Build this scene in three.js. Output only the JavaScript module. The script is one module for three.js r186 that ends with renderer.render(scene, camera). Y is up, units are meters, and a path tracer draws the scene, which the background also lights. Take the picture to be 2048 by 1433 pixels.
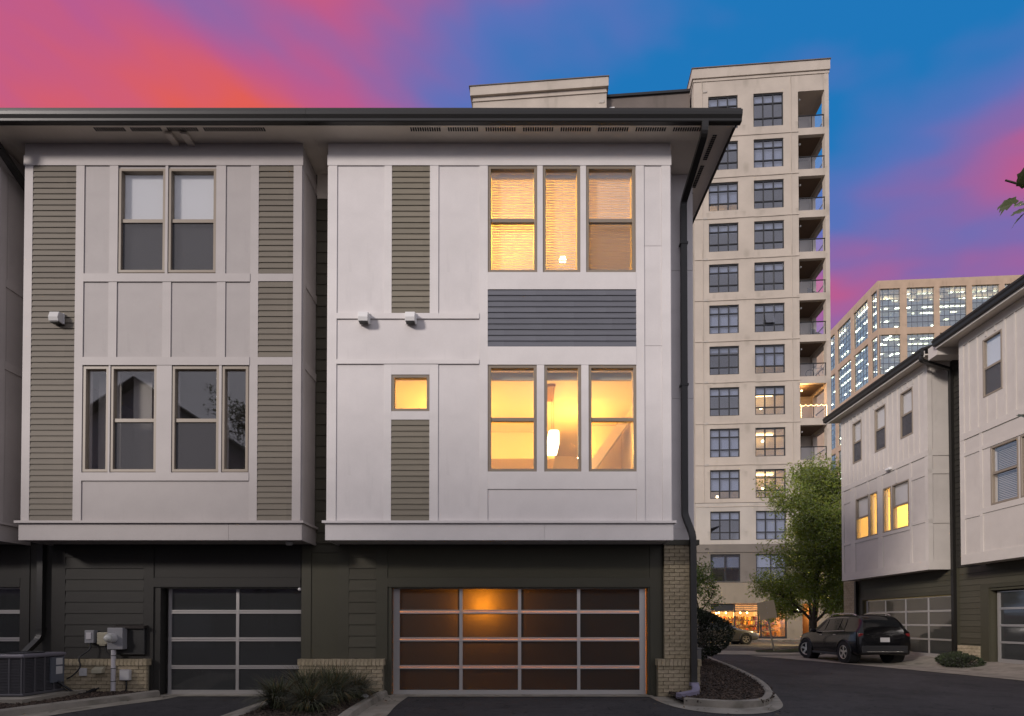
import * as THREE from 'three';
import { mergeGeometries } from 'three/addons/utils/BufferGeometryUtils.js';
import { RoundedBoxGeometry } from 'three/addons/geometries/RoundedBoxGeometry.js';

// ---------------------------------------------------------------- camera, sky, sun, exposure
const scene = new THREE.Scene();
const renderer = new THREE.WebGLRenderer({ antialias: true });
renderer.toneMapping = THREE.LinearToneMapping;
renderer.toneMappingExposure = 1.42;
renderer.shadowMap.enabled = true;

const FOCAL = 1100, CX = 1033, CY = 1229.6;                 // lens of the 2048 x 1433 photograph, shifted upward
const camera = new THREE.PerspectiveCamera(2 * Math.atan(CY / FOCAL) * 180 / Math.PI, (2 * CX) / (2 * CY), 0.1, 1500);
camera.setViewOffset(2 * CX, 2 * CY, 0, 0, 2048, 1433);
camera.position.set(0, 1.45, 0);
camera.rotation.set(0.8 * Math.PI / 180, 0, 0);
scene.add(camera);

function rng(a) { return () => { a |= 0; a = (a + 0x6d2b79f5) | 0; let t = Math.imul(a ^ (a >>> 15), 1 | a); t = (t + Math.imul(t ^ (t >>> 7), 61 | t)) ^ t; return ((t ^ (t >>> 14)) >>> 0) / 4294967296; }; }
const clamp = (x, a = 0, b = 1) => Math.min(b, Math.max(a, x)), mix = (a, b, t) => a + (b - a) * t;
const sstep = (a, b, x) => { const t = clamp((x - a) / (b - a)); return t * t * (3 - 2 * t); };
function hash3(x, y, z) { let h = Math.imul(x, 374761393) + Math.imul(y, 668265263) + Math.imul(z, 2147483647 ^ 951274213); h = Math.imul(h ^ (h >>> 13), 1274126177); return ((h ^ (h >>> 16)) >>> 0) / 4294967296; }
function noise3(x, y, z) {
  const i = Math.floor(x), j = Math.floor(y), k = Math.floor(z), s = (t) => t * t * (3 - 2 * t), u = s(x - i), v = s(y - j), w = s(z - k), h = (a, b, c) => hash3(i + a, j + b, k + c);
  return mix(mix(mix(h(0, 0, 0), h(1, 0, 0), u), mix(h(0, 1, 0), h(1, 1, 0), u), v), mix(mix(h(0, 0, 1), h(1, 0, 1), u), mix(h(0, 1, 1), h(1, 1, 1), u), v), w);
}
const fbm3 = (x, y, z, n = 4) => { let s = 0, a = 0.5, t = 0; for (let i = 0; i < n; i++) { s += a * noise3(x, y, z); t += a; a *= 0.5; x *= 2.03; y *= 2.03; z *= 2.03; } return s / t; };

{ // dusk sky: coral clouds to the left, clear blue to the right, pink streaks low, paler lavender away from the afterglow
  const W = 1024, H = 512, data = new Float32Array(W * H * 4);
  const ramp = [[0, [0.010, 0.128, 0.345]], [0.3, [0.072, 0.118, 0.345]], [0.5, [0.165, 0.098, 0.285]], [0.72, [0.35, 0.075, 0.19]], [1, [0.53, 0.080, 0.066]]];
  for (let r = 0; r < H; r++) for (let c = 0; c < W; c++) {
    const el = ((r + 0.5) / H - 0.5) * Math.PI, ro = ((c + 0.5) / W - 0.5) * 2 * Math.PI;
    const x = Math.cos(ro) * Math.cos(el), y = Math.sin(el), z = Math.sin(ro) * Math.cos(el);
    const az = Math.atan2(x, -z) * 180 / Math.PI, ed = el * 180 / Math.PI;
    const streak = fbm3(x * 3.3 + 9, y * 13 + x * 3.2, z * 3.3, 5), soft = fbm3(x * 1.7 + 4, y * 3 + 2, z * 1.7, 3);
    const left = sstep(9, -27, az) * (1 - 0.20 * sstep(38, 46, ed)), low = sstep(40, 27, ed) * sstep(-5, 12, az) * 0.66;
    let p = clamp(Math.max(left, low) + (streak - 0.5) * mix(0.75, 1.15, sstep(-5, 15, az)) + (soft - 0.5) * 0.5 + (fbm3(x * 9, y * 34 + x * 7, z * 9, 4) - 0.5) * 0.22 + 0.10 * sstep(30, 10, Math.abs(az + 8)));
    let k = 0; while (k < ramp.length - 2 && p > ramp[k + 1][0]) k++;
    const f = clamp((p - ramp[k][0]) / (ramp[k + 1][0] - ramp[k][0])), t = sstep(-0.15, 0.55, -z) * mix(sstep(9, 24, ed), sstep(25, 34, ed), sstep(8, -8, az));
    const veil = 0.9 + 0.25 * (streak - 0.5) * 2;
    const hz = sstep(-0.2, 0.4, -z), pale = [mix(0.50, 0.33, hz) * veil, mix(0.485, 0.42, hz) * veil, mix(0.55, 0.60, hz) * veil];   // clear band under the clouds
    for (let i = 0; i < 3; i++) data[(r * W + c) * 4 + i] = mix(pale[i], mix(ramp[k][1][i], ramp[k + 1][1][i], f), t);
    data[(r * W + c) * 4 + 3] = 1;
  }
  const sky = new THREE.DataTexture(data, W, H, THREE.RGBAFormat, THREE.FloatType);
  sky.mapping = THREE.EquirectangularReflectionMapping; sky.magFilter = THREE.LinearFilter; sky.needsUpdate = true;
  scene.background = sky; scene.environment = sky;
}
const sun = new THREE.DirectionalLight(new THREE.Color(1, 0.905, 0.85), 1.85);
sun.position.set(-48.1, 26.9, 30.9); sun.target.position.set(0, 3, -14); sun.castShadow = true; sun.shadow.radius = 18;
Object.assign(sun.shadow.camera, { left: -50, right: 50, top: 50, bottom: -50, near: 1, far: 200 });
scene.add(sun, sun.target);

// ---------------------------------------------------------------- textures and materials
function tex(size, fn, srgb = true, metres = 2) {
  const d = new Uint8Array(size * size * 4);
  for (let y = 0; y < size; y++) for (let x = 0; x < size; x++) { const v = fn(x, y, size); const o = (y * size + x) * 4; d[o] = clamp(v[0], 0, 255); d[o + 1] = clamp(v[1], 0, 255); d[o + 2] = clamp(v[2], 0, 255); d[o + 3] = 255; }
  const t = new THREE.DataTexture(d, size, size); t.wrapS = t.wrapT = THREE.RepeatWrapping; t.magFilter = THREE.LinearFilter; t.minFilter = THREE.LinearMipmapLinearFilter; t.generateMipmaps = true;
  if (srgb) t.colorSpace = THREE.SRGBColorSpace; t.repeat.set(1 / metres, 1 / metres); t.needsUpdate = true; return t;
}
// tileable noise: value noise on a lattice of n cells that wraps
const vn = (x, y, n, s) => { const i = Math.floor(x), j = Math.floor(y), u = x - i, v = y - j, q = (t) => t * t * (3 - 2 * t), h = (a, b) => hash3(((i + a) % n + n) % n, ((j + b) % n + n) % n, s); return mix(mix(h(0, 0), h(1, 0), q(u)), mix(h(0, 1), h(1, 1), q(u)), q(v)); };
const tn = (x, y, S, n, s, oct = 3) => { let r = 0, a = 0.5, t = 0; for (let o = 0; o < oct; o++) { r += a * vn(x / S * n, y / S * n, n, s + o); t += a; a *= 0.55; n *= 2; } return r / t; };
const R0 = rng(7);
const T = {
  mottle: tex(512, (x, y, S) => { const v = 244 + (tn(x, y, S, 5, 1, 5) - 0.5) * 24 - Math.max(0, tn(x * 3, y * 0.3, S, 12, 7, 2) - 0.70) * 26 + (R0() - 0.5) * 7; return [v, v, v - 1]; }, true, 2.7),
  stucco: tex(512, (x, y, S) => { const v = 238 + (tn(x, y, S, 4, 11, 5) - 0.5) * 36 + (R0() - 0.5) * 12, d = Math.max(0, tn(x, y * 0.25, S, 16, 17, 2) - 0.62) * 60; return [v - d, v - d, v - d * 1.1]; }, true, 7),
  stuccoB: tex(256, (x, y, S) => { const v = 128 + (R0() - 0.5) * 120 + (tn(x, y, S, 32, 5, 2) - 0.5) * 80; return [v, v, v]; }, false, 0.6),
  asphalt: tex(1024, (x, y, S) => { const g = R0(), big = (tn(x, y, S, 4, 21, 5) - 0.5) * 90 + (tn(x, y, S, 19, 27, 3) - 0.5) * 34, v = 150 + big + (g - 0.5) * 84 + (g > 0.97 ? 60 : 0); const crack = Math.abs(tn(x, y, S, 6, 33, 4) - 0.5) < 0.009 ? -70 : 0; return [v + crack, v + crack, v + crack + 2]; }, true, 4.2),
  asphaltB: tex(512, () => { const v = R0() * 255; return [v, v, v]; }, false, 1.1),
  concrete: tex(512, (x, y, S) => { const v = 222 + (tn(x, y, S, 6, 41, 4) - 0.5) * 70 + (R0() - 0.5) * 22; const st = Math.max(0, tn(x, y, S, 9, 47, 3) - 0.6) * 150; return [v - st, v - st * 1.02, v - st * 1.1 - 4]; }, true, 2.3),
  wood: tex(256, (x, y, S) => { const v = 236 + (tn(x * 0.25, y * 3, S, 8, 51, 3) - 0.5) * 34 + (R0() - 0.5) * 8; return [v, v, v - 2]; }, true, 1.3),
  brick: tex(256, (x, y, S) => { const v = 228 + (tn(x, y, S, 14, 61, 4) - 0.5) * 80 + (R0() - 0.5) * 20; return [v, v - 1, v - 4]; }, true, 0.7),
  grass: tex(256, (x, y, S) => { const v = 170 + (tn(x, y, S, 14, 71, 4) - 0.5) * 130 + (R0() - 0.5) * 60; return [v, v, v * 0.8]; }, true, 1.2),
  shadeweave: tex(128, (x, y) => { const v = 235 + (y % 4 < 2 ? 10 : -10) + (R0() - 0.5) * 10; return [v, v, v]; }, true, 0.4),
};
const lin = (r, g, b) => new THREE.Color().setRGB(r, g, b);
const std = (c, rough = 0.8, o = {}) => new THREE.MeshStandardMaterial({ color: Array.isArray(c) ? lin(...c) : c, roughness: rough, ...o });
const phy = (c, rough, o = {}) => new THREE.MeshPhysicalMaterial({ color: Array.isArray(c) ? lin(...c) : c, roughness: rough, ...o });
const glow = (c, s) => new THREE.MeshStandardMaterial({ color: 0xffffff, roughness: 0.6, emissive: lin(...c), emissiveIntensity: s });
const M = {
  cream: std([0.735, 0.695, 0.685], 0.62, { map: T.mottle }), creamTrim: std([0.77, 0.73, 0.715], 0.55, { map: T.mottle }),
  dimmedCream: std([0.43, 0.395, 0.385], 0.62, { map: T.mottle }), dimmedCreamTrim: std([0.47, 0.432, 0.42], 0.55, { map: T.mottle }),  // cream darkened so the left houses look dimly lit
  rowWhite: std([0.60, 0.555, 0.51], 0.62, { map: T.mottle }), rowTrim: std([0.63, 0.585, 0.535], 0.55, { map: T.mottle }),
  soffit: std([0.78, 0.71, 0.62], 0.75, { map: T.mottle }),
  taupeLap: [0, 1, 2].map((i) => std([0.215 + i * 0.012, 0.19 + i * 0.01, 0.145 + i * 0.008], 0.7, { map: T.wood })),
  dimmedTaupe: [0, 1, 2].map((i) => std([0.165 + i * 0.010, 0.142 + i * 0.009, 0.112 + i * 0.007], 0.7, { map: T.wood })),  // taupe siding darkened in place of the dimmer light on the left bays
  slateLap: [0, 1, 2].map((i) => std([0.135 + i * 0.008, 0.14 + i * 0.008, 0.165 + i * 0.009], 0.65, { map: T.wood })),
  oliveLap: [0, 1, 2].map((i) => std([0.062 + i * 0.005, 0.056 + i * 0.005, 0.036 + i * 0.004], 0.7, { map: T.wood })),
  oliveWall: std([0.060, 0.056, 0.034], 0.7, { map: T.mottle }), oliveTrim: std([0.056, 0.052, 0.032], 0.6, { map: T.mottle }),
  darkLap: [0, 1, 2].map((i) => std([0.024 + i * 0.003, 0.022 + i * 0.003, 0.018 + i * 0.002], 0.7, { map: T.wood })),  // on the left houses: olive siding darkened to imitate their dim ground floor
  darkWall: std([0.025, 0.023, 0.019], 0.7, { map: T.mottle }),  // on the left houses: olive wall with the dimness put into its colour
  brick: [[0.40, 0.335, 0.225], [0.43, 0.36, 0.245], [0.37, 0.31, 0.205], [0.45, 0.375, 0.26]].map((c) => std(c, 0.85, { map: T.brick })),
  mortar: std([0.27, 0.235, 0.17], 0.95, { map: T.concrete }),
  gutter: std([0.013, 0.012, 0.0105], 0.42), roofEdge: std([0.020, 0.015, 0.013], 0.55),
  shingle: [0.026, 0.032, 0.022].map((v) => std([v, v * 0.86, v * 0.78], 0.9, { map: T.brick })),
  frame: std([0.25, 0.205, 0.155], 0.45), frameDark: std([0.03, 0.031, 0.034], 0.45), rail: std([0.13, 0.11, 0.09], 0.5),
  glass: phy([1, 1, 1], 0.02, { transmission: 1, thickness: 0, ior: 1.75 }),
  towerGlass: phy([0.75, 0.78, 0.85], 0.02, { transmission: 1, thickness: 0, ior: 2.15 }),
  officeGlass: phy([0.70, 0.82, 0.90], 0.02, { transmission: 1, thickness: 0, ior: 3.1 }),
  garageGlass: phy([0.060, 0.064, 0.042], 0.72, { transmission: 0.92, thickness: 0, ior: 1.45 }),
  smokeGlass: phy([0.35, 0.36, 0.36], 0.06, { transmission: 0.9, thickness: 0, ior: 1.6 }),
  alu: std([0.50, 0.48, 0.46], 0.38, { metalness: 0.55 }), aluDark: std([0.20, 0.195, 0.19], 0.42, { metalness: 0.5 }),
  screenFine: phy([0.16, 0.14, 0.12], 0.9, { transparent: true, opacity: 0.28 }), screen: phy([0.10, 0.10, 0.11], 0.9, { transparent: true, opacity: 0.55 }),
  blind: phy([0.76, 0.70, 0.64], 0.95, { transmission: 0.5, thickness: 0 }), shade: std([0.66, 0.67, 0.69], 0.95, { map: T.shadeweave }),
  roomWarm: std([0.72, 0.64, 0.48], 0.85), roomDark: std([0.52, 0.50, 0.47], 0.9), roomGrey: std([0.56, 0.55, 0.53], 0.9), garageRoom: std([0.48, 0.46, 0.42], 0.9),
  white: std([0.72, 0.71, 0.69], 0.45), plastic: std([0.52, 0.51, 0.50], 0.5), pvc: std([0.50, 0.48, 0.49], 0.4), greyBox: std([0.24, 0.24, 0.25], 0.45), beigeBox: std([0.36, 0.33, 0.24], 0.5), blackBox: std([0.018, 0.018, 0.017], 0.55),
  curtain: phy([0.40, 0.38, 0.35], 0.95, { transmission: 0.2, thickness: 0 }),
  asphalt: std([0.115, 0.106, 0.108], 0.9, { map: T.asphalt, bumpMap: T.asphaltB, bumpScale: 0.006 }), concrete: std([0.38, 0.345, 0.295], 0.85, { map: T.concrete }), kerb: std([0.34, 0.31, 0.27], 0.85, { map: T.concrete }),
  street: std([0.30, 0.27, 0.22], 0.85, { map: T.asphalt }), soil: std([0.035, 0.022, 0.015], 1, { map: T.grass }), grass: std([0.06, 0.085, 0.03], 1, { map: T.grass }),
  towerWall: std([0.57, 0.495, 0.415], 0.85, { map: T.stucco, bumpMap: T.stuccoB, bumpScale: 0.006 }), towerPale: std([0.53, 0.48, 0.42], 0.85, { map: T.stucco }), towerGrey: std([0.20, 0.175, 0.15], 0.85, { map: T.stucco }), towerTan: std([0.30, 0.25, 0.185], 0.85, { map: T.stucco }), towerBrown: std([0.17, 0.14, 0.12], 0.8, { map: T.stucco }),
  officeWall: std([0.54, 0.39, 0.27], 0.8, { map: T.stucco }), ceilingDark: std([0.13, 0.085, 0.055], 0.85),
  bark: std([0.07, 0.055, 0.042], 0.95, { map: T.brick }), metalDark: std([0.012, 0.012, 0.013], 0.5),
};
const leafMat = (c, tr = 0.42) => phy(c, 0.9, { transmission: tr, thickness: 0, vertexColors: true, side: THREE.DoubleSide });

// ---------------------------------------------------------------- building helpers
const ORG = new Map();                                       // origin of every object inside its thing's frame
const names = new Map();
const numbered = (n) => { const k = names.get(n) || 0; names.set(n, k + 1); return k ? `${n}_${String(k).padStart(3, '0')}` : n; };
const O3 = (o) => ORG.get(o) || [0, 0, 0];
function thing(name, label, category, pos = [0, 0, 0], turn = 0, group, worldFrame = false) {
  const g = new THREE.Group(); g.name = numbered(name); g.position.set(...pos); g.rotation.y = turn; g.userData = { label, category }; if (group) g.userData.group = group;
  ORG.set(g, worldFrame ? pos : [0, 0, 0]); scene.add(g); return g;
}
function lone(name, geo, mat, label, category, pos = [0, 0, 0], turn = 0, group) {
  const m = new THREE.Mesh(geo, mat); m.name = numbered(name); m.position.set(...pos); m.rotation.y = turn; m.userData = { label, category }; if (group) m.userData.group = group; m.castShadow = m.receiveShadow = true; scene.add(m); return m;
}
function struct(name, geo, mat, kind = 'structure') { const m = new THREE.Mesh(geo, mat); m.name = numbered(name); m.userData = { kind }; m.castShadow = m.receiveShadow = true; scene.add(m); return m; }
function uvm(g) {                                            // uv in metres, by the way each face points
  if (g.index) g = g.toNonIndexed();
  const p = g.attributes.position, n = g.attributes.normal, uv = new Float32Array(p.count * 2);
  for (let i = 0; i < p.count; i += 3) {
    let ax = 0, ay = 0, az = 0; for (let k = 0; k < 3; k++) { ax += n.getX(i + k); ay += n.getY(i + k); az += n.getZ(i + k); }
    ax = Math.abs(ax); ay = Math.abs(ay); az = Math.abs(az);
    for (let k = 0; k < 3; k++) { const X = p.getX(i + k), Y = p.getY(i + k), Z = p.getZ(i + k); const [u, v] = ax > ay && ax > az ? [Z, Y] : ay > az ? [X, Z] : [X, Y]; uv[(i + k) * 2] = u + 0.37; uv[(i + k) * 2 + 1] = v + 0.61; }
  }
  g.setAttribute('uv', new THREE.BufferAttribute(uv, 2)); return g;
}
const geoCache = new Map();
const cached = (key, f) => { if (!geoCache.has(key)) geoCache.set(key, f()); return geoCache.get(key); };
const boxGeo = (w, h, d) => cached(`b${w.toFixed(3)},${h.toFixed(3)},${d.toFixed(3)}`, () => uvm(new THREE.BoxGeometry(w, h, d)));
function put(parent, name, geo, mat, c = [0, 0, 0], label) {
  const m = new THREE.Mesh(geo, mat), o = O3(parent); m.name = name; m.position.set(c[0] - o[0], c[1] - o[1], c[2] - o[2]); ORG.set(m, c); m.castShadow = m.receiveShadow = true; if (label) m.userData.label = label; parent.add(m); return m;
}
const bx = (parent, name, mat, x0, x1, y0, y1, z0, z1, label) => put(parent, name, boxGeo(x1 - x0, y1 - y0, z1 - z0), mat, [(x0 + x1) / 2, (y0 + y1) / 2, (z0 + z1) / 2], label);
const boxesGeo = (list, c) => mergeGeometries(list.map(([x0, x1, y0, y1, z0, z1]) => uvm(new THREE.BoxGeometry(x1 - x0, y1 - y0, z1 - z0).translate((x0 + x1) / 2 - c[0], (y0 + y1) / 2 - c[1], (z0 + z1) / 2 - c[2]))));
function boxes(parent, name, mat, list, label) { const a = list[0], c = [(a[0] + a[1]) / 2, (a[2] + a[3]) / 2, (a[4] + a[5]) / 2]; return put(parent, name, boxesGeo(list, c), mat, c, label); }
function holed(parent, name, mat, x0, x1, y0, y1, z0, z1, holes, label) {
  const cx = (x0 + x1) / 2, cy = (y0 + y1) / 2, s = new THREE.Shape([[x0, y0], [x1, y0], [x1, y1], [x0, y1]].map(([x, y]) => new THREE.Vector2(x - cx, y - cy)));
  for (const [a, b, c, d] of holes) s.holes.push(new THREE.Path([[a, c], [a, d], [b, d], [b, c]].map(([x, y]) => new THREE.Vector2(x - cx, y - cy))));
  return put(parent, name, uvm(new THREE.ExtrudeGeometry(s, { depth: z1 - z0, bevelEnabled: false })), mat, [cx, cy, z0], label);
}
const frameGeo = (w, h, t, d) => cached(`f${w.toFixed(3)},${h.toFixed(3)},${t},${d}`, () => {
  const r = (a, b) => [[-a, -b], [a, -b], [a, b], [-a, b]].map(([x, y]) => new THREE.Vector2(x, y)), s = new THREE.Shape(r(w / 2, h / 2)); s.holes.push(new THREE.Path(r(w / 2 - t, h / 2 - t).reverse()));
  return uvm(new THREE.ExtrudeGeometry(s, { depth: d - 0.012, bevelEnabled: true, bevelSize: 0.006, bevelThickness: 0.006, bevelSegments: 1, bevelOffset: -0.006 }).translate(0, 0, -d + 0.006));
});
function prism(pts, w) {                                     // profile [z, y] swept along x
  const s = new THREE.Shape(pts.map(([z, y]) => new THREE.Vector2(z, y))), g = new THREE.ExtrudeGeometry(s, { depth: w, bevelEnabled: false }); g.translate(0, 0, -w / 2); g.rotateY(-Math.PI / 2); g.scale(1, 1, 1);
  const p = g.attributes.position; void p; return uvm(g.applyMatrix4(new THREE.Matrix4().makeScale(1, 1, 1)));
}
const Rb = rng(99);
function siding(parent, x0, x1, y0, y1, zf, mats, exposure) { // lapped boards, each thicker at its lower edge
  const n = Math.max(1, Math.round((y1 - y0) / exposure)), h = (y1 - y0) / n;
  for (let i = 0; i < n; i++) {
    const k = Math.floor(Rb() * 3), g = cached(`s${(x1 - x0).toFixed(3)},${h.toFixed(4)},${k}`, () => { const q = prism([[0, 0], [0.024, 0], [0.024, 0.004], [0.007, h + 0.012], [0, h + 0.012]], x1 - x0); const uv = q.attributes.uv; for (let j = 0; j < uv.count; j++) uv.setXY(j, uv.getX(j) + k * 0.71, uv.getY(j) + k * 0.43); return q; });
    put(parent, 'siding_board', g, mats[k], [(x0 + x1) / 2, y0 + i * h, zf]);
  }
}
function brickwork(parent, x0, x1, y0, y1, z, depth = 0.05, L = 0.203, H = 0.0765, name = 'brick') {
  const n = Math.max(1, Math.round((y1 - y0) / H)), h = (y1 - y0) / n, j = 0.009;
  for (let r = 0; r < n; r++) {
    let x = x0 - (r % 2 ? L / 2 : 0);
    for (; x < x1 - 0.02; x += L) {
      const a = Math.max(x, x0), b = Math.min(x + L, x1); if (b - a < 0.04) continue;
      put(parent, name, boxGeo(+(b - a - j).toFixed(3), h - j, depth), M.brick[Math.floor(Rb() * 4)], [(a + b) / 2, y0 + (r + 0.5) * h, z - depth / 2 + (Rb() - 0.5) * 0.005]);
    }
  }
}
function rowlock(parent, x0, x1, y0, y1, z, depth) { const n = Math.round((x1 - x0) / 0.075), w = (x1 - x0) / n; for (let i = 0; i < n; i++) put(parent, 'cap_brick', boxGeo(w - 0.008, y1 - y0, depth), M.brick[Math.floor(Rb() * 4)], [x0 + (i + 0.5) * w, (y0 + y1) / 2 + (Rb() - 0.5) * 0.004, z - depth / 2 + (Rb() - 0.5) * 0.005]); }
function room(parent, name, mat, x0, x1, y0, y1, z0, z1, t = 0.06) { return boxes(parent, name, mat, [[x0 - t, x1 + t, y0 - t, y1 + t, z0 - t, z0], [x0 - t, x0, y0 - t, y1 + t, z0, z1], [x1, x1 + t, y0 - t, y1 + t, z0, z1], [x0, x1, y0 - t, y0, z0, z1], [x0, x1, y1, y1 + t, z0, z1]]); }
function windowUnit(parent, x0, x1, y0, y1, zf, o = {}) {    // frame flush with the trim; panes, meeting rail, blind and screen are its pieces
  const w = x1 - x0, h = y1 - y0, c = [(x0 + x1) / 2, (y0 + y1) / 2, zf + 0.012], t = o.t ?? 0.055;
  const f = put(parent, 'window', frameGeo(w, h, t, 0.09), o.frame ?? M.frame, c, o.label);
  const mid = o.mid ?? (y0 + h * 0.5), zp = zf - 0.045, gl = o.glass ?? M.glass;
  if (o.hung) {
    bx(f, 'meeting_rail', o.frame ?? M.frame, x0 + t, x1 - t, mid - 0.032, mid + 0.032, zp - 0.03, zp + 0.035);
    bx(f, 'pane', gl, x0 + t, x1 - t, mid + 0.032, y1 - t, zp, zp + 0.006);
    bx(f, 'pane', gl, x0 + t, x1 - t, y0 + t, mid - 0.032, zp - 0.028, zp - 0.022);
    if (o.screen) bx(f, 'insect_screen', o.screen > 1 ? M.screenFine : M.screen, x0 + t, x1 - t, y0 + t, mid - 0.034, zp + 0.012, zp + 0.015);
  } else bx(f, 'pane', gl, x0 + t, x1 - t, y0 + t, y1 - t, zp, zp + 0.006);
  if (o.slats) { const L = []; for (let y = y1 - t - 0.06; y > y0 + t + (o.slats > 1 ? h * 0.5 : 0.02); y -= 0.05) L.push(y); 
    const g = mergeGeometries(L.map((y) => new THREE.BoxGeometry(w - 2 * t - 0.02, 0.003, 0.054).rotateX(o.tilt ?? 0.95).translate(0, y - c[1], 0))); put(f, 'slat_blind', uvm(g), M.blind, [c[0], c[1], zp - 0.12]); bx(f, 'blind_headrail', M.white, x0 + t, x1 - t, y1 - t - 0.05, y1 - t, zp - 0.15, zp - 0.09); }
  if (o.shadeTo !== undefined) bx(f, 'roller_shade', M.shade, x0 + 0.03, x1 - 0.03, o.shadeTo, y1 - 0.02, zp - 0.062, zp - 0.058);
  return f;
}
function downspoutGeo(points, w = 0.115, d = 0.085) {        // rectangular pipe along a polyline with bent elbows
  const curve = new THREE.CurvePath(); const P = points.map((p) => new THREE.Vector3(...p)); const path = [];
  for (let i = 0; i < P.length; i++) { if (i === 0 || i === P.length - 1) { path.push(P[i]); continue; } const a = P[i].clone().lerp(P[i - 1], Math.min(0.45, 0.09 / P[i].distanceTo(P[i - 1]))), b = P[i].clone().lerp(P[i + 1], Math.min(0.45, 0.09 / P[i].distanceTo(P[i + 1]))); for (let k = 0; k <= 4; k++) { const t = k / 4; path.push(a.clone().multiplyScalar((1 - t) ** 2).addScaledVector(P[i], 2 * t * (1 - t)).addScaledVector(b, t * t)); } }
  void curve; const pos = [], idx = []; const prevSide = new THREE.Vector3(1, 0, 0);
  path.forEach((p, i) => { const dir = (path[Math.min(i + 1, path.length - 1)].clone().sub(path[Math.max(i - 1, 0)])).normalize(); const side = prevSide.clone().addScaledVector(dir, -prevSide.dot(dir)).normalize(), up = side.clone().cross(dir).normalize(); for (const [a, b] of [[-1, -1], [1, -1], [1, 1], [-1, 1]]) { const q = p.clone().addScaledVector(side, a * w / 2).addScaledVector(up, b * d / 2); pos.push(q.x, q.y, q.z); } if (i) for (let k = 0; k < 4; k++) { const A = (i - 1) * 4 + k, B = (i - 1) * 4 + (k + 1) % 4, C = i * 4 + (k + 1) % 4, D = i * 4 + k; idx.push(A, C, B, A, D, C); } });
  const e = (path.length - 1) * 4; idx.push(0, 1, 2, 0, 2, 3, e, e + 2, e + 1, e, e + 3, e + 2);
  let g = new THREE.BufferGeometry(); g.setAttribute('position', new THREE.Float32BufferAttribute(pos, 3)); g.setIndex(idx); g = g.toNonIndexed(); g.computeVertexNormals(); return uvm(g);
}
function tube(points, r, seg = 6, n = 24) { return new THREE.TubeGeometry(new THREE.CatmullRomCurve3(points.map((p) => new THREE.Vector3(...p))), n, r, seg); }
function lamp(at, color, power, radius = 1) { const l = new THREE.PointLight(lin(...color), power, 0, 2); l.position.set(...at); l.castShadow = true; l.shadow.radius = radius; scene.add(l); return l; }
// ---------------------------------------------------------------- ground, lane, street, kerbs and beds
const gy = (x, z) => 0.22 * clamp((x - 13.1) / 1.3) * sstep(-34, -27, z);   // the lane rises gently to the row on the right
{
  const xs = [-500, -150, -60, -25, -12, -6, 0, 4, 7, 8.4, 9.8, 11.2, 13.1, 14.4, 18, 25, 40, 80, 200, 500], zs = [-600, -250, -120, -70, -50, -40, -34, -32, -30, -28.5, -27, -24, -20, -16, -12, -8, -4, 0, 5, 12, 30, 80, 300], pos = [], uv = [], idx = [];
  for (const z of zs) for (const x of xs) { pos.push(x, gy(x, z), z); uv.push(x, z); }
  for (let j = 0; j < zs.length - 1; j++) for (let i = 0; i < xs.length - 1; i++) { const a = j * xs.length + i, b = a + 1, c = a + xs.length, d = c + 1; idx.push(a, c, b, b, c, d); }
  const g = new THREE.BufferGeometry(); g.setAttribute('position', new THREE.Float32BufferAttribute(pos, 3)); g.setAttribute('uv', new THREE.Float32BufferAttribute(uv, 2)); g.setIndex(idx); g.computeVertexNormals();
  struct('lane', g, M.asphalt);
}
function patch(name, mat, poly, dy, kind = 'structure', grid = 0.7) { // a sheet lying dy above the ground
  const s = new THREE.Shape(poly.map(([x, z]) => new THREE.Vector2(x, z))); let g = new THREE.ShapeGeometry(s); const tri = THREE.ShapeUtils.triangulateShape(s.getPoints(), []), P = s.getPoints(), pos = []; void g;
  const ccw = (a, b, c) => (b.x - a.x) * (c.y - a.y) - (b.y - a.y) * (c.x - a.x) > 0; const split = (a, b, c, d) => { const L = Math.max(a.distanceTo(b), b.distanceTo(c), c.distanceTo(a)); if (d > 5 || L < grid * 2) { for (const p of [a, b, c]) pos.push(p.x, gy(p.x, p.y) + dy, p.y); return; } const ab = a.clone().lerp(b, 0.5), bc = b.clone().lerp(c, 0.5), ca = c.clone().lerp(a, 0.5); split(a, ab, ca, d + 1); split(ab, b, bc, d + 1); split(ca, bc, c, d + 1); split(ab, bc, ca, d + 1); };
  for (const [i, j, k] of tri) ccw(P[i], P[j], P[k]) ? split(P[i], P[k], P[j], 0) : split(P[i], P[j], P[k], 0);
  g = new THREE.BufferGeometry(); g.setAttribute('position', new THREE.Float32BufferAttribute(pos, 3)); g.computeVertexNormals();
  return struct(name, uvm(g), mat, kind);
}
function smooth(pts, n = 6) { const c = new THREE.CatmullRomCurve3(pts.map(([x, z]) => new THREE.Vector3(x, 0, z)), false, 'centripetal'); return c.getPoints((pts.length - 1) * n).map((p) => [p.x, p.z]); }
function offsetLine(pts, d) { return pts.map((p, i) => { const a = pts[Math.max(0, i - 1)], b = pts[Math.min(pts.length - 1, i + 1)], dx = b[0] - a[0], dz = b[1] - a[1], l = Math.hypot(dx, dz) || 1; return [p[0] - dz / l * d, p[1] + dx / l * d]; }); }
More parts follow.
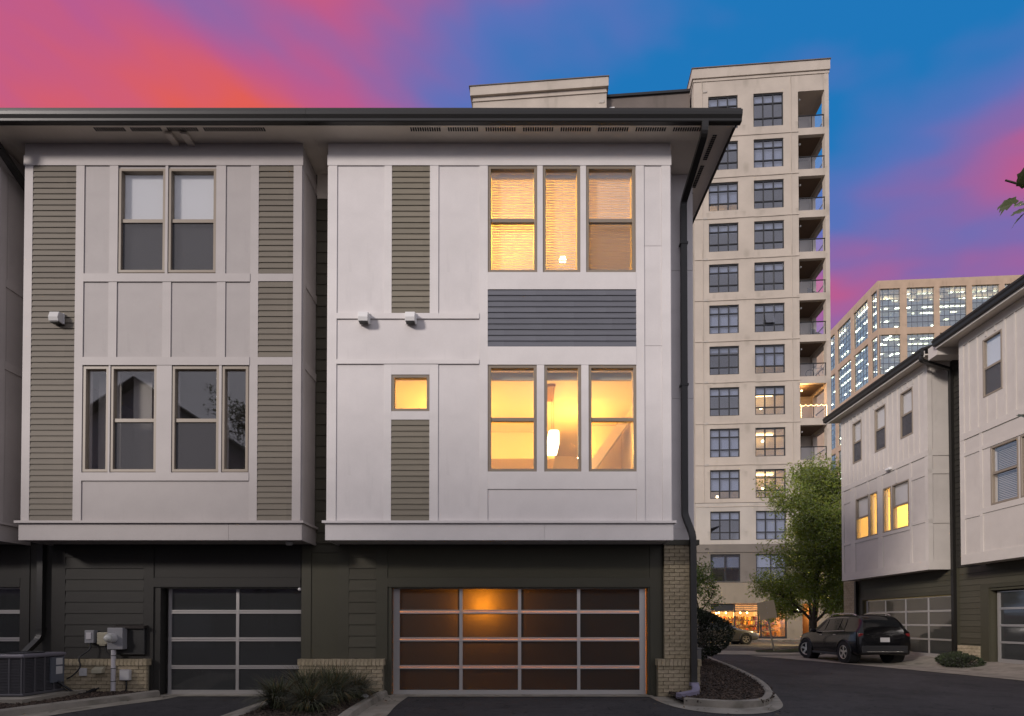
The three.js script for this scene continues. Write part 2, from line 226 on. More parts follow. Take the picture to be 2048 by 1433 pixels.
function kerbRun(name, pts, width, h, side) {               // rounded kerb: pts is its outer foot, it leans inward by width
  const prof = [[0, 0], [0.025, h * 0.8], [0.055, h], [width - 0.015, h], [width, h - 0.012], [width, -0.05]], rows = prof.map(([o, y]) => offsetLine(pts, o * side).map(([x, z]) => [x, gy(x, z) + y, z])), pos = [], idx = [], n = pts.length;
  rows.forEach((r) => r.forEach((p) => pos.push(...p)));
  for (let k = 0; k < rows.length - 1; k++) for (let i = 0; i < n - 1; i++) { const a = k * n + i, b = a + 1, c = a + n, d = c + 1; side > 0 ? idx.push(a, b, c, b, d, c) : idx.push(a, c, b, b, c, d); }
  let g = new THREE.BufferGeometry(); g.setAttribute('position', new THREE.Float32BufferAttribute(pos, 3)); g.setIndex(idx); g = g.toNonIndexed(); g.computeVertexNormals();
  return struct(name, uvm(g), M.kerb);
}
// the corner bed at the end of the row, with its gutter pan and kerb
const panEdge = smooth([[2.56, -10.62], [2.62, -9.7], [2.84, -9.05], [3.3, -8.66], [3.9, -8.72], [4.45, -9.25], [5.0, -10.5], [5.5, -12.0], [6.05, -14.1], [6.6, -16.6], [7.0, -18.6], [7.6, -21.5]]);
const kerbFoot = smooth([[3.0, -9.72], [3.5, -9.42], [4.05, -9.5], [4.5, -10.1], [4.95, -11.1], [5.45, -12.6], [5.95, -14.6], [6.35, -16.4], [6.8, -18.8], [7.3, -21.5]]);
patch('gutter_pan', M.concrete, [...panEdge, ...kerbFoot.slice().reverse(), [3.0, -10.0], [3.0, -10.66]], 0.008);
kerbRun('kerb', kerbFoot, 0.16, 0.13, 1);
patch('mulch_bed', M.soil, [...offsetLine(kerbFoot, 0.15), [7.0, -21.5], [3.56, -21.5], [3.56, -10.6], [2.9, -10.6], [2.9, -9.75]], 0.085);
// the island between the two drives
const islandR = smooth([[-2.5, -10.75], [-2.5, -9.6], [-2.46, -8.5], [-2.4, -6.9], [-2.75, -6.2], [-3.3, -6.0]]), islandL = smooth([[-4.2, -10.75], [-4.25, -9.5], [-4.15, -8.5], [-4.05, -7.0], [-3.8, -6.3], [-3.3, -6.0]]);
patch('gutter_pan', M.concrete, [...smooth([[-2.1, -10.78], [-2.08, -9.5], [-2.0, -8.5], [-1.95, -6.6], [-2.6, -5.8], [-3.3, -5.6]]), ...islandR.slice().reverse()], 0.008);
patch('gutter_pan', M.concrete, [...smooth([[-4.62, -10.78], [-4.6, -9.5], [-4.55, -8.5], [-4.45, -6.6], [-4.0, -5.8], [-3.3, -5.6]]), ...islandL.slice().reverse()], 0.008);
kerbRun('kerb', islandR, 0.15, 0.12, 1); kerbRun('kerb', islandL, 0.15, 0.12, -1);
patch('mulch_bed', M.soil, [...offsetLine(islandR, 0.14), ...offsetLine(islandL, -0.14).reverse()], 0.08);
// the bed with the air conditioner at the left
const bedL = smooth([[-6.95, -10.75], [-7.1, -10.2], [-7.42, -9.4], [-7.72, -8.5], [-7.9, -7.6], [-8.4, -7.0], [-9.0, -6.9]]);
patch('gutter_pan', M.concrete, [...smooth([[-6.55, -10.78], [-6.6, -10.2], [-6.95, -9.4], [-7.2, -8.5], [-7.4, -7.4], [-8.1, -6.6], [-9.0, -6.45]]), ...bedL.slice().reverse()], 0.008);
kerbRun('kerb', bedL, 0.15, 0.12, 1);
patch('mulch_bed', M.soil, [...offsetLine(bedL, 0.14), [-9.7, -7.0], [-9.7, -10.7], [-7.1, -10.7]], 0.08);
patch('door_threshold', M.concrete, [[-2.6, -10.99], [2.66, -10.99], [2.66, -10.62], [-2.6, -10.62]], 0.012);
patch('door_threshold', M.concrete, [[-7.2, -10.99], [-4.2, -10.99], [-4.2, -10.66], [-7.2, -10.66]], 0.012);
// concrete apron of the row on the right, cross street, pavement and verge
patch('garage_apron', M.concrete, [[10.0, -23.6], [11.2, -19.4], [11.9, -16.6], [12.5, -13.2], [13.0, -8], [14.9, -8], [15.1, -24.0]], 0.012, 'structure', 0.25);
patch('crosswalk_apron', M.concrete, [[5.5, -26.4], [9.0, -24.6], [10.5, -24.2], [16, -24.2], [30, -24.2], [30, -27.2], [11.6, -27.6], [5.5, -28.5]], 0.014);
patch('street', M.street, [[-60, -31.0], [9.0, -31.0], [11.6, -28.2], [60, -27.4], [60, -40.6], [-60, -40.6]], 0.006, 'structure', 4);
patch('verge', M.grass, [[11.4, -26.2], [13.4, -25.6], [16, -25.6], [16, -26.9], [11.9, -27.4]], 0.05);
{ const g = uvm(new THREE.BoxGeometry(120, 0.14, 4.6).translate(0, 0.07, -43.1)); const s = struct('pavement', g, M.concrete); s.rotation.y = 0; }
// bark chips on the beds
{
  const R = rng(31), chip = uvm(new THREE.BoxGeometry(0.055, 0.012, 0.02)), spots = [];
  const inside = (poly, x, z) => { let c = false; for (let i = 0, j = poly.length - 1; i < poly.length; j = i++) { const [a, b] = poly[i], [d, e] = poly[j]; if ((b > z) !== (e > z) && x < (d - a) * (z - b) / (e - b) + a) c = !c; } return c; };
  const fill = (poly, n, x0, x1, z0, z1) => { for (let i = 0; i < n; i++) { const x = mix(x0, x1, R()), z = mix(z0, z1, R()); if (inside(poly, x, z)) spots.push([x, z]); } };
  fill([...offsetLine(kerbFoot, 0.17), [7.0, -21.5], [3.56, -21.5], [3.56, -10.7], [2.95, -10.7], [2.95, -9.8]], 15000, 2.9, 7.2, -20, -9.4);
  fill([...offsetLine(islandR, 0.16), ...offsetLine(islandL, -0.16).reverse()], 6000, -4.2, -2.4, -10.7, -6);
  fill([...offsetLine(bedL, 0.16), [-9.6, -7.1], [-9.6, -10.65], [-7.1, -10.65]], 9000, -9.7, -6.9, -10.7, -7);
  const mesh = new THREE.InstancedMesh(chip, std([1, 1, 1], 0.95), spots.length), m = new THREE.Matrix4(), q = new THREE.Quaternion(), c = new THREE.Color();
  spots.forEach(([x, z], i) => { q.setFromEuler(new THREE.Euler((R() - 0.5) * 1.1, R() * 6.28, (R() - 0.5) * 1.1)); const s = 0.5 + R() * 1.1; m.compose(new THREE.Vector3(x, gy(x, z) + 0.088 + R() * 0.015, z), q, new THREE.Vector3(s, s, s * (0.7 + R()))); mesh.setMatrixAt(i, m); const v = 0.022 + R() * R() * 0.07; mesh.setColorAt(i, c.setRGB(v * 1.25, v * 0.85, v * 0.6)); });
  mesh.name = 'bark_mulch'; mesh.userData = { kind: 'stuff', label: 'dark brown shredded bark mulch covering the planting beds', category: 'mulch' }; mesh.castShadow = mesh.receiveShadow = true; scene.add(mesh);
}
{ // scattered leaf litter and grit along the kerbs and on the lane
  const R = rng(88), g = new THREE.CircleGeometry(0.03, 5).rotateX(-Math.PI / 2), n = 420, mesh = new THREE.InstancedMesh(g, std([1, 1, 1], 0.95), n), m = new THREE.Matrix4(), q = new THREE.Quaternion(), c = new THREE.Color();
  for (let i = 0; i < n; i++) { const kerbside = R() < 0.6, src = [panEdge, bedL, islandR][Math.floor(R() * 3)], k = src[Math.floor(R() * src.length)]; const x = kerbside ? k[0] + (R() - 0.5) * 0.7 : mix(-7, 11, R()), z = kerbside ? k[1] + (R() - 0.5) * 0.7 : mix(-22, -7.5, R() * R()); q.setFromEuler(new THREE.Euler((R() - 0.5) * 0.5, R() * 6.28, (R() - 0.5) * 0.5)); const s = 0.3 + R() * 0.9; m.compose(new THREE.Vector3(x, gy(x, z) + 0.022, z), q, new THREE.Vector3(s, 1, s * 0.5)); mesh.setMatrixAt(i, m); const v = 0.03 + R() * 0.12; mesh.setColorAt(i, c.setRGB(v * 1.2, v * 0.9, v * 0.55)); }
  mesh.name = 'leaf_litter'; mesh.userData = { kind: 'stuff', label: 'dry leaf bits scattered along the kerbs and lane', category: 'leaf litter' }; mesh.castShadow = mesh.receiveShadow = true; scene.add(mesh);
}
// ---------------------------------------------------------------- the townhouses facing the camera
const ZB = -10.14, ZG = -10.85, ZD = -10.99;                 // bay front, ground-floor wall, garage doors
const trimZ = 0.024;
function bayShell(h, x0, x1, mats, holes, o = {}) {
  holed(h, 'bay_wall', mats.wall, x0, x1, 3.2, 10.36, ZB - 0.17, ZB, holes);
  for (const [a, b] of [[x0, x0 + 0.14], [x1 - 0.14, x1]]) bx(h, 'bay_side_wall', mats.wall, a, b, 3.2, 10.36, ZG, ZB - 0.172);
  const s = 0.02;
  for (const [xa, sg] of [[x0, -1], [x1, 1]]) {             // trim on the side returns
    const X = (a, b) => sg > 0 ? [xa + a, xa + b] : [xa - b, xa - a];
    for (const [y0, y1] of [[9.95, 10.15], [7.77, 7.92], [6.21, 6.36]]) bx(h, 'side_trim', mats.trim, ...X(0.001, s), y0, y1, ZG + 0.002, ZB - 0.13);
    bx(h, 'side_trim', mats.trim, ...X(0.001, s), 3.316, 10.15, ZB - 0.128, ZB + 0.001);
    bx(h, 'side_fascia', mats.trim, ...X(0.001, 0.03), 2.96, 3.27, ZG, ZB + 0.029);
    bx(h, 'side_ledge', mats.trim, ...X(0.001, 0.075), 3.271, 3.315, ZG, ZB + 0.079);
  }
  const cut = o.joint ?? (x0 + x1) / 2;
  bx(h, 'fascia', mats.trim, x0, cut - 0.002, 2.96, 3.27, ZB, ZB + 0.03); bx(h, 'fascia', mats.trim, cut + 0.002, x1, 2.96, 3.27, ZB, ZB + 0.03);
  bx(h, 'ledge', mats.trim, x0, x1, 3.271, 3.315, ZB, ZB + 0.08);
  bx(h, 'bay_underside', mats.trim, x0, x1, 2.985, 3.19, ZG, ZB - 0.001);
  bx(h, 'frieze', mats.trim, x0 - 0.02, x1 + 0.02, 9.952, 10.15, ZB, ZB + trimZ + 0.006);
  bx(h, 'upper_frieze', mats.trim, x0 - 0.012, x1 + 0.012, 10.152, 10.378, ZB, ZB + 0.016);
}
const vtrim = (h, m, x0, x1, y0, y1) => bx(h, 'trim_board', m, x0, x1, y0, y1, ZB, ZB + trimZ);
const htrim = (h, m, x0, x1, y0, y1, p = 0.005) => bx(h, 'trim_board', m, x0, x1, y0, y1, ZB, ZB + trimZ + p);
const panel = (h, m, x0, x1, y0, y1) => bx(h, 'panel', m, x0 + 0.002, x1 - 0.002, y0 + 0.002, y1 - 0.002, ZB + 0.001, ZB + 0.009);
function eaves(h, x0, x1, end) {                             // soffit, fascia, gutter and first courses of shingles
  const xe = end ? x1 - 0.09 : x1;
  bx(h, 'soffit', M.soffit, x0, xe, 10.38, 10.42, ZG - (end ? 0 : 0.4), -9.75);
  bx(h, 'soffit', M.soffit, x0, xe, 10.425, 10.45, -22.9, ZG - 0.3);
  if (end) bx(h, 'rake_soffit', M.soffit, 3.4, xe, 10.38, 10.42, -22.9, ZG - 0.002);
  bx(h, 'eave_fascia', M.soffit, x0, xe, 10.335, 10.50, -9.748, -9.715);
  if (end) bx(h, 'rake_fascia', M.roofEdge, xe + 0.002, xe + 0.03, 10.33, 10.60, -22.9, -9.72);
  const w = x1 - x0, prof = [[0, 0], [0.075, 0], [0.085, 0.012], [0.088, 0.05], [0.118, 0.10], [0.125, 0.15], [0.125, 0.185], [0.112, 0.185], [0.112, 0.15], [0.03, 0.15], [0.03, 0.185], [0, 0.185]];
  put(h, 'gutter', cached(`gut${w.toFixed(2)}`, () => prism(prof, w)), M.gutter, [(x0 + x1) / 2, 10.335, -9.712]);
  put(h, 'drip_edge', cached(`drip${w.toFixed(2)}`, () => prism([[0, 0], [0.05, 0], [0.05, 0.075], [0.02, 0.095], [0, 0.09]], w)), M.roofEdge, [(x0 + x1) / 2, 10.523, -9.70]);
  const slope = 0.30, n = Math.round(w / 0.31);
  { const L = [[0, 0], [0, -0.05], [7, 7 * slope - 0.05], [7, 7 * slope]]; put(h, 'roof', uvm(prism(L.map(([d, y]) => [-d, y]), w)), M.shingle[0], [(x0 + x1) / 2, 10.60, -9.70]); put(h, 'roof_back_slope', uvm(prism([[0, 0], [0, -0.05], [-6.3, -6.3 * slope - 0.05], [-6.3, -6.3 * slope]], w)), M.shingle[0], [(x0 + x1) / 2, 10.60 + 7 * slope, -16.70]); }
  for (let r = 0; r < 2; r++) for (let i = 0; i < n; i++) { const t = w / n; put(h, 'shingle', cached(`sh${t.toFixed(3)}`, () => uvm(new THREE.BoxGeometry(t - 0.012, 0.016, 0.17).rotateX(Math.atan(slope)))), M.shingle[Math.floor(Rb() * 3)], [x0 + (i + 0.5) * t, 10.612 + r * 0.045, -9.735 - r * 0.14]); }
}
function garageDoor(h, xs, ys, z, frame, glass, stile = 0.125) { // xs, ys: edges of the panes as pairs
  const X0 = xs[0][0] - stile, X1 = xs[xs.length - 1][1] + (xs.length > 2 ? stile : 0.05), Y1 = ys[0][1] + 0.03, Y0 = 0.005, list = [];
  list.push([X0, xs[0][0], Y0, Y1, z - 0.045, z]); list.push([xs[xs.length - 1][1], X1, Y0, Y1, z - 0.045, z]);
  for (let i = 0; i < xs.length - 1; i++) list.push([xs[i][1], xs[i + 1][0], Y0, Y1, z - 0.045, z - 0.002]);
  list.push([xs[0][0], xs[xs.length - 1][1], ys[0][1], Y1, z - 0.045, z + 0.001]);
  for (let i = 0; i < ys.length - 1; i++) { const m = (ys[i][0] + ys[i + 1][1]) / 2; list.push([X0, X1, m + 0.004, ys[i][0], z - 0.044, z + 0.006], [X0, X1, ys[i + 1][1], m - 0.004, z - 0.044, z + 0.006]); }
  list.push([X0, X1, Y0, ys[ys.length - 1][0], z - 0.045, z + 0.004]);
  const d = boxes(h, 'garage_door', frame, list);
  for (const [y0, y1] of ys) for (const [x0, x1] of xs) bx(d, 'pane', glass, x0, x1, y0, y1, z - 0.028, z - 0.02);
  return d;
}
const doorRows = [[1.692, 2.11], [1.144, 1.618], [0.588, 1.066], [0.095, 0.514]];
function ventHood(h, x, y, mat) { // louvred exhaust cap
  const v = put(h, 'vent_hood', uvm(new RoundedBoxGeometry(0.21, 0.2, 0.03, 2, 0.01)), mat, [x, y, ZB + 0.045]);
  put(v, 'cowl', (() => { const s = new THREE.Shape([[0, 0.09], [0.09, 0.07], [0.12, -0.03], [0.105, -0.09], [0, -0.1]].map((p) => new THREE.Vector2(...p))); const g = new THREE.ExtrudeGeometry(s, { depth: 0.17, bevelEnabled: true, bevelSize: 0.006, bevelThickness: 0.006, bevelSegments: 1 }); g.translate(0, 0, -0.085); g.rotateY(-Math.PI / 2); return uvm(g); })(), mat, [x, y, ZB + 0.055]);
  bx(v, 'damper', M.metalDark, x - 0.075, x + 0.075, y - 0.112, y - 0.102, ZB + 0.06, ZB + 0.15);
  return v;
}
function soffitVents(h, runs) { for (const x of runs) { const L = []; for (let i = 0; i < 13; i++) L.push([x + i * 0.043, x + i * 0.043 + 0.026, 10.371, 10.379, -9.87, -9.835], [x + i * 0.043, x + i * 0.043 + 0.026, 10.371, 10.379, -9.83, -9.795]); boxes(h, 'soffit_vent', M.metalDark, L); } }

// --- the lit end house
const house = thing('townhouse', 'lit end townhouse with off-white bay, slate siding panel and glowing garage door', 'townhouse', [-0.3, 0, ZG], 0, 'townhouses in the near row', true);
{
  const h = house, m = { wall: M.cream, trim: M.creamTrim }, A = [-3.498, 2.862], W = (x0, x1) => [x0 + 0.04, x1 - 0.04];
  const top = [[-0.53, 0.385], [0.49, 1.187], [1.295, 2.215]], low = [[-0.526, 0.374], [0.515, 1.198], [1.336, 2.225]];
  bayShell(h, ...A, m, [...top.map(([a, b]) => [...W(a, b), 7.985, 9.91]), ...low.map(([a, b]) => [...W(a, b), 4.27, 6.175]), [-2.28, -1.64, 5.39, 6.0]], { joint: 0.52 });
  for (const [a, b] of [[-3.498, -3.337], [-0.69, -0.534], [2.222, 2.372], [2.70, 2.862]]) vtrim(h, m.trim, a, b, 3.316, 9.951);
  for (const [a, b] of [[-2.458, -2.319], [-1.611, -1.451]]) { vtrim(h, m.trim, a, b, 7.178, 9.951); vtrim(h, m.trim, a, b, 3.316, 6.229); }
  htrim(h, m.trim, -3.336, -0.691, 7.074, 7.176, 0.012); htrim(h, m.trim, -3.336, -0.691, 6.231, 6.314, 0.012);
  htrim(h, m.trim, -2.318, -1.612, 6.034, 6.230, 0); htrim(h, m.trim, -2.318, -1.612, 5.195, 5.352, 0);
  for (const [y0, y1] of [[7.625, 7.945], [6.217, 6.555], [3.906, 4.230]]) htrim(h, m.trim, -0.533, 2.221, y0, y1, 0.004);
  for (const [a, b] of [[0.386, 0.489], [1.188, 1.294]]) vtrim(h, m.trim, a, b, 7.946, 9.951);
  for (const [a, b] of [[0.375, 0.514], [1.199, 1.335]]) vtrim(h, m.trim, a, b, 4.231, 6.216);
  panel(h, m.wall, -3.337, -2.458, 7.176, 9.951); panel(h, m.wall, -1.451, -0.69, 7.176, 9.951); panel(h, m.wall, -3.337, -0.69, 6.314, 7.074);
  panel(h, m.wall, -3.337, -2.458, 3.316, 6.231); panel(h, m.wall, -1.451, -0.69, 3.316, 6.231); panel(h, m.wall, -0.534, 2.222, 3.316, 3.906);
  panel(h, m.wall, 2.372, 2.70, 8.45, 9.951); panel(h, m.wall, 2.372, 2.70, 6.58, 8.446); panel(h, m.wall, 2.372, 2.70, 3.316, 6.576);
  siding(h, -2.318, -1.612, 7.18, 9.951, ZB + 0.002, M.taupeLap, 0.106); siding(h, -2.318, -1.612, 3.318, 5.194, ZB + 0.002, M.taupeLap, 0.106);
  siding(h, -0.533, 2.221, 6.558, 7.624, ZB + 0.002, M.slateLap, 0.107);
  // windows: the upper three with slatted blinds, the lower three open to the lit kitchen
  windowUnit(h, ...top[0], 7.947, 9.951, ZB, { hung: 1, mid: 8.94, slats: 1, tilt: 1.2 }); windowUnit(h, ...top[1], 7.947, 9.951, ZB, { slats: 1, tilt: 1.12 }); windowUnit(h, ...top[2], 7.947, 9.951, ZB, { hung: 1, mid: 8.94, slats: 1, tilt: 1.26, screen: 2 });
  windowUnit(h, ...low[0], 4.232, 6.215, ZB, { hung: 1, mid: 5.21 }); windowUnit(h, ...low[1], 4.232, 6.215, ZB); windowUnit(h, ...low[2], 4.232, 6.215, ZB, { hung: 1, mid: 5.21 });
  windowUnit(h, -2.318, -1.612, 5.353, 6.033, ZB);
  for (const [a, b] of low) bx(h, 'folded_shade', M.beigeBox, a + 0.05, b - 0.05, 6.02, 6.17, ZB - 0.23, ZB - 0.18, 'fabric shade folded up at the window head');
  // kitchen behind the lower windows, bedroom behind the upper ones
  room(h, 'kitchen_room', M.roomWarm, -3.30, 2.66, 3.4, 6.42, -16.4, ZB - 0.171); room(h, 'bedroom_room', M.roomWarm, -3.30, 2.66, 7.0, 10.05, -14.6, ZB - 0.171);
  boxes(h, 'ceiling_bulkhead', M.roomWarm, [[-3.3, 1.0, 5.72, 6.41, -16.3, -14.3]]); boxes(h, 'partition_wall', M.roomWarm, [[1.75, 2.65, 3.41, 6.41, -13.9, -13.8]]);
  put(h, 'stair_soffit', uvm(new THREE.BoxGeometry(0.2, 2.0, 0.9).rotateZ(-0.62)), M.roomWarm, [1.95, 5.35, -13.2]);
  // ground-floor wall, garage door and its surround
  holed(h, 'garage_wall', M.oliveWall, -4.24, 3.5, 0, 3.0, ZG - 0.2, ZG, [[-2.543, 2.631, 0, 2.14]]);
  bx(h, 'upper_wall', M.oliveWall, -4.1, -3.37, 3.01, 10.40, ZG - 0.2, ZG - 0.002);
  siding(h, -3.972, -3.50, 3.0, 9.88, ZG, M.oliveLap, 0.214); bx(h, 'gap_frieze', M.soffit, -3.97, -3.50, 9.885, 10.37, ZG, ZG + 0.02);
  const gt = (x0, x1, y0, y1, p = 0.022) => bx(h, 'garage_trim', M.oliveTrim, x0, x1, y0, y1, ZG, ZG + p);
  gt(-2.768, -2.545, 0.0, 2.96); gt(2.633, 2.86, 0.0, 2.96); gt(-2.544, 2.632, 2.142, 2.32, 0.026); gt(-3.523, -3.307, 0.735, 2.96); gt(-4.238, -4.051, 0.735, 2.96); gt(-4.05, -3.524, 2.82, 2.96, 0.02);
  for (const [a, b] of [[-2.543, 0.035], [0.041, 2.631]]) bx(h, 'header_panel', M.oliveWall, a, b, 2.323, 2.955, ZG + 0.001, ZG + 0.010);
  bx(h, 'wall_panel', M.oliveWall, -4.049, -3.525, 0.735, 2.818, ZG + 0.001, ZG + 0.009);
  siding(h, -3.305, -2.770, 0.735, 2.955, ZG + 0.002, M.oliveLap, 0.214);
  boxes(h, 'door_jamb', M.oliveTrim, [[-2.543, -2.47, 0, 2.14, ZD - 0.06, ZG - 0.001], [2.60, 2.631, 0, 2.14, ZD - 0.06, ZG - 0.001], [-2.47, 2.60, 2.12, 2.139, ZD - 0.06, ZG - 0.003]]);
  garageDoor(h, [[-2.336, -1.143], [-1.077, 0.03], [0.094, 1.212], [1.275, 2.459]], doorRows, ZD, M.alu, M.garageGlass);
  room(h, 'garage_room', M.garageRoom, -3.0, 3.1, 0.0, 2.7, -16.8, ZD - 0.06);
  // brick: low wall left of the door, pier at the corner
  bx(h, 'mortar_bed', M.mortar, -4.22, -2.60, 0, 0.60, ZG + 0.001, ZG + 0.125); brickwork(h, -4.235, -2.592, 0.01, 0.60, ZG + 0.165, 0.05); rowlock(h, -4.25, -2.575, 0.605, 0.728, ZG + 0.19, 0.185);
  bx(h, 'mortar_bed', M.mortar, 2.90, 3.525, 0.732, 2.95, ZG + 0.001, ZG + 0.075); brickwork(h, 2.888, 3.535, 0.735, 2.955, ZG + 0.115, 0.05); bx(h, 'pier_cap', M.oliveTrim, 2.862, 3.57, 2.958, 3.055, ZG + 0.001, ZG + 0.15);
  bx(h, 'mortar_bed', M.mortar, 2.75, 3.55, 0, 0.60, ZG + 0.03, ZG + 0.165); brickwork(h, 2.74, 3.56, 0.01, 0.60, ZG + 0.205, 0.05); rowlock(h, 2.725, 3.575, 0.605, 0.728, ZG + 0.23, 0.22);
  bx(h, 'corner_wall', M.cream, 2.863, 3.512, 3.057, 10.39, ZG - 0.2, ZG + 0.004);
  for (const [y0, y1] of [[3.06, 3.30], [3.30, 5.88], [5.88, 8.44], [8.44, 10.36]]) bx(h, 'corner_panel', M.cream, 2.868, 3.505, y0 + 0.004, y1 - 0.004, ZG + 0.005, ZG + 0.014);
  bx(h, 'side_wall', M.cream, 3.30, 3.512, 0.0, 10.40, -22.7, ZG - 0.202); bx(h, 'rear_wall', M.cream, -4.1, 3.3, 0, 10.4, -22.7, -22.5);
  eaves(h, -3.73, 4.0, true);
  soffitVents(h, [-1.92, -1.24, -0.56, 0.12, 0.80, 1.48, 2.16, 2.84]);
  { const L = []; for (let k = 0; k < 5; k++) for (let i = 0; i < 13; i++) { const z = -9.95 - k * 0.68 - i * 0.043; L.push([3.60, 3.635, 10.371, 10.379, z - 0.026, z], [3.64, 3.675, 10.371, 10.379, z - 0.026, z]); } boxes(h, 'rake_vent', M.metalDark, L); }
  ventHood(h, -2.81, 7.06, M.white); ventHood(h, -1.95, 7.06, M.white);
  const ds = put(h, 'downspout', downspoutGeo([[3.35, 10.36, -9.66], [3.35, 10.16, -9.68], [3.29, 9.72, -10.72], [3.29, 3.55, -10.72], [3.40, 3.12, -10.58], [3.40, 0.32, -10.56], [3.40, 0.2, -10.54]].map(([x, y, z]) => [x - 3.3, y - 5, z + 10.7])), M.gutter, [3.3, 5, -10.7]);
  for (const y of [8.9, 6.1]) bx(ds, 'strap', M.gutter, 3.215, 3.365, y - 0.02, y + 0.02, -10.80, -10.67);
  lamp([-0.66, 1.80, -11.32], [1, 0.25, 0.02], 110, 2);
  lamp([-1.5, 5.55, -12.6], [1, 0.48, 0.08], 8.4, 4); lamp([1.3, 5.6, -12.9], [1, 0.48, 0.08], 6.4, 4); lamp([-0.1, 9.0, -12.2], [1, 0.52, 0.07], 11, 4); lamp([-0.3, 8.15, -10.85], [1, 0.48, 0.03], 5.5, 3);
}
// --- the house to its left, its dimness put into the paint colours
const house2 = thing('townhouse', 'middle townhouse with off-white bay coloured darker to look dim, two tall strips of taupe lap siding', 'townhouse', [-6.6, 0, ZG], 0, 'townhouses in the near row', true);
{
  const h = house2, m = { wall: M.dimmedCream, trim: M.dimmedCreamTrim }, A = [-9.152, -3.991];
  const top = [[-7.413, -6.535], [-6.484, -5.591]], low = [[-8.034, -7.556, 0], [-7.522, -6.668, 1], [-6.384, -5.511, 1], [-5.46, -4.968, 0]];
  bayShell(h, ...A, m, [...top.map(([a, b]) => [a + 0.04, b - 0.04, 7.985, 9.87]), ...low.map(([a, b]) => [a + 0.04, b - 0.04, 4.265, 6.155])], { joint: -5.31 });
  for (const [a, b] of [[-9.152, -9.0], [-8.195, -8.042], [-4.944, -4.795], [-4.149, -3.991]]) vtrim(h, m.trim, a, b, 3.316, 9.951);
  htrim(h, m.trim, -8.041, -4.945, 7.768, 7.918, 0.008); htrim(h, m.trim, -8.041, -4.945, 6.209, 6.358, 0.008); htrim(h, m.trim, -8.041, -4.945, 4.061, 4.211, 0.008);
  htrim(h, m.trim, -4.794, -4.15, 7.778, 7.918, 0.002); htrim(h, m.trim, -4.794, -4.15, 6.215, 6.358, 0.002);
  for (const [a, b] of [[-7.574, -7.42], [-6.571, -6.414], [-5.563, -5.405]]) vtrim(h, m.trim, a, b, 6.36, 7.766);
  for (const [a, b] of [[-7.572, -7.415], [-5.588, -5.41]]) vtrim(h, m.trim, a, b, 7.92, 9.951);
  vtrim(h, m.trim, -6.534, -6.485, 7.92, 9.951); vtrim(h, m.trim, -6.666, -6.386, 4.213, 6.207); vtrim(h, m.trim, -7.555, -7.523, 4.213, 6.207); vtrim(h, m.trim, -5.51, -5.461, 4.213, 6.207);
  for (const [a, b] of [[-8.042, -7.574], [-7.42, -6.571], [-6.414, -5.563], [-5.405, -4.944]]) panel(h, m.wall, a, b, 6.36, 7.766);
  panel(h, m.wall, -8.042, -7.572, 7.92, 9.951); panel(h, m.wall, -5.41, -4.944, 7.92, 9.951); panel(h, m.wall, -8.042, -4.944, 3.316, 4.059);
  siding(h, -8.999, -8.196, 3.318, 9.951, ZB + 0.002, M.dimmedTaupe, 0.106);
  for (const [a, b] of [[3.318, 6.213], [6.36, 7.776], [7.92, 9.951]]) siding(h, -4.794, -4.15, a, b, ZB + 0.002, M.dimmedTaupe, 0.106);
  for (const [a, b] of top) windowUnit(h, a, b, 7.946, 9.909, ZB, { hung: 1, mid: 8.932, screen: 1, shadeTo: 7.96 });
  for (const [a, b, hung] of low) windowUnit(h, a, b, 4.226, 6.195, ZB, hung ? { hung: 1, mid: 5.193, screen: 1 } : {});
  bx(h, 'curtain', M.curtain, -7.98, -7.55, 4.25, 6.18, ZB - 0.32, ZB - 0.3); bx(h, 'curtain', M.curtain, -7.3, -6.95, 4.25, 6.18, ZB - 0.30, ZB - 0.28);
  room(h, 'upper_room', M.roomGrey, -9.0, -4.15, 7.0, 10.05, -14, ZB - 0.171); room(h, 'lower_room', M.roomDark, -9.0, -4.15, 3.4, 6.42, -14, ZB - 0.171);
  ventHood(h, -8.47, 7.06, M.plastic);
  holed(h, 'garage_wall', M.darkWall, -9.6, -4.245, 0, 3.0, ZG - 0.2, ZG, [[-7.155, -4.25, 0, 2.14]]);
  bx(h, 'upper_wall', M.darkWall, -9.7, -9.07, 3.01, 10.40, ZG - 0.2, ZG - 0.002);
  const gt = (x0, x1, y0, y1, p = 0.022) => bx(h, 'garage_trim', M.darkWall, x0, x1, y0, y1, ZG, ZG + p);
  gt(-7.352, -7.157, 0.0, 2.96); gt(-7.156, -4.26, 2.142, 2.32, 0.026); gt(-9.166, -8.9, 0.735, 2.96); gt(-7.155, -4.26, 2.325, 2.955, 0.010);
  siding(h, -8.898, -7.354, 0.735, 2.955, ZG + 0.002, M.darkLap, 0.214); bx(h, 'wall_panel', M.darkWall, -9.598, -9.168, 0.735, 2.95, ZG + 0.001, ZG + 0.009);
  boxes(h, 'door_jamb', M.darkWall, [[-7.155, -7.03, 0, 2.14, ZD - 0.06, ZG - 0.001], [-4.256, -4.24, 0, 2.14, ZD - 0.06, ZG - 0.003], [-7.03, -4.256, 2.12, 2.139, ZD - 0.06, ZG - 0.003]]);
  garageDoor(h, [[-6.899, -5.608], [-5.549, -4.30]], doorRows, ZD, M.alu, M.smokeGlass, 0.06);
  room(h, 'garage_room', M.roomDark, -7.6, -4.3, 0.0, 2.7, -16.8, ZD - 0.06);
  bx(h, 'mortar_bed', M.mortar, -9.88, -7.22, 0, 0.60, ZG + 0.03, ZG + 0.105); brickwork(h, -9.895, -7.195, 0.01, 0.60, ZG + 0.145, 0.05); rowlock(h, -9.91, -7.18, 0.605, 0.728, ZG + 0.17, 0.165);
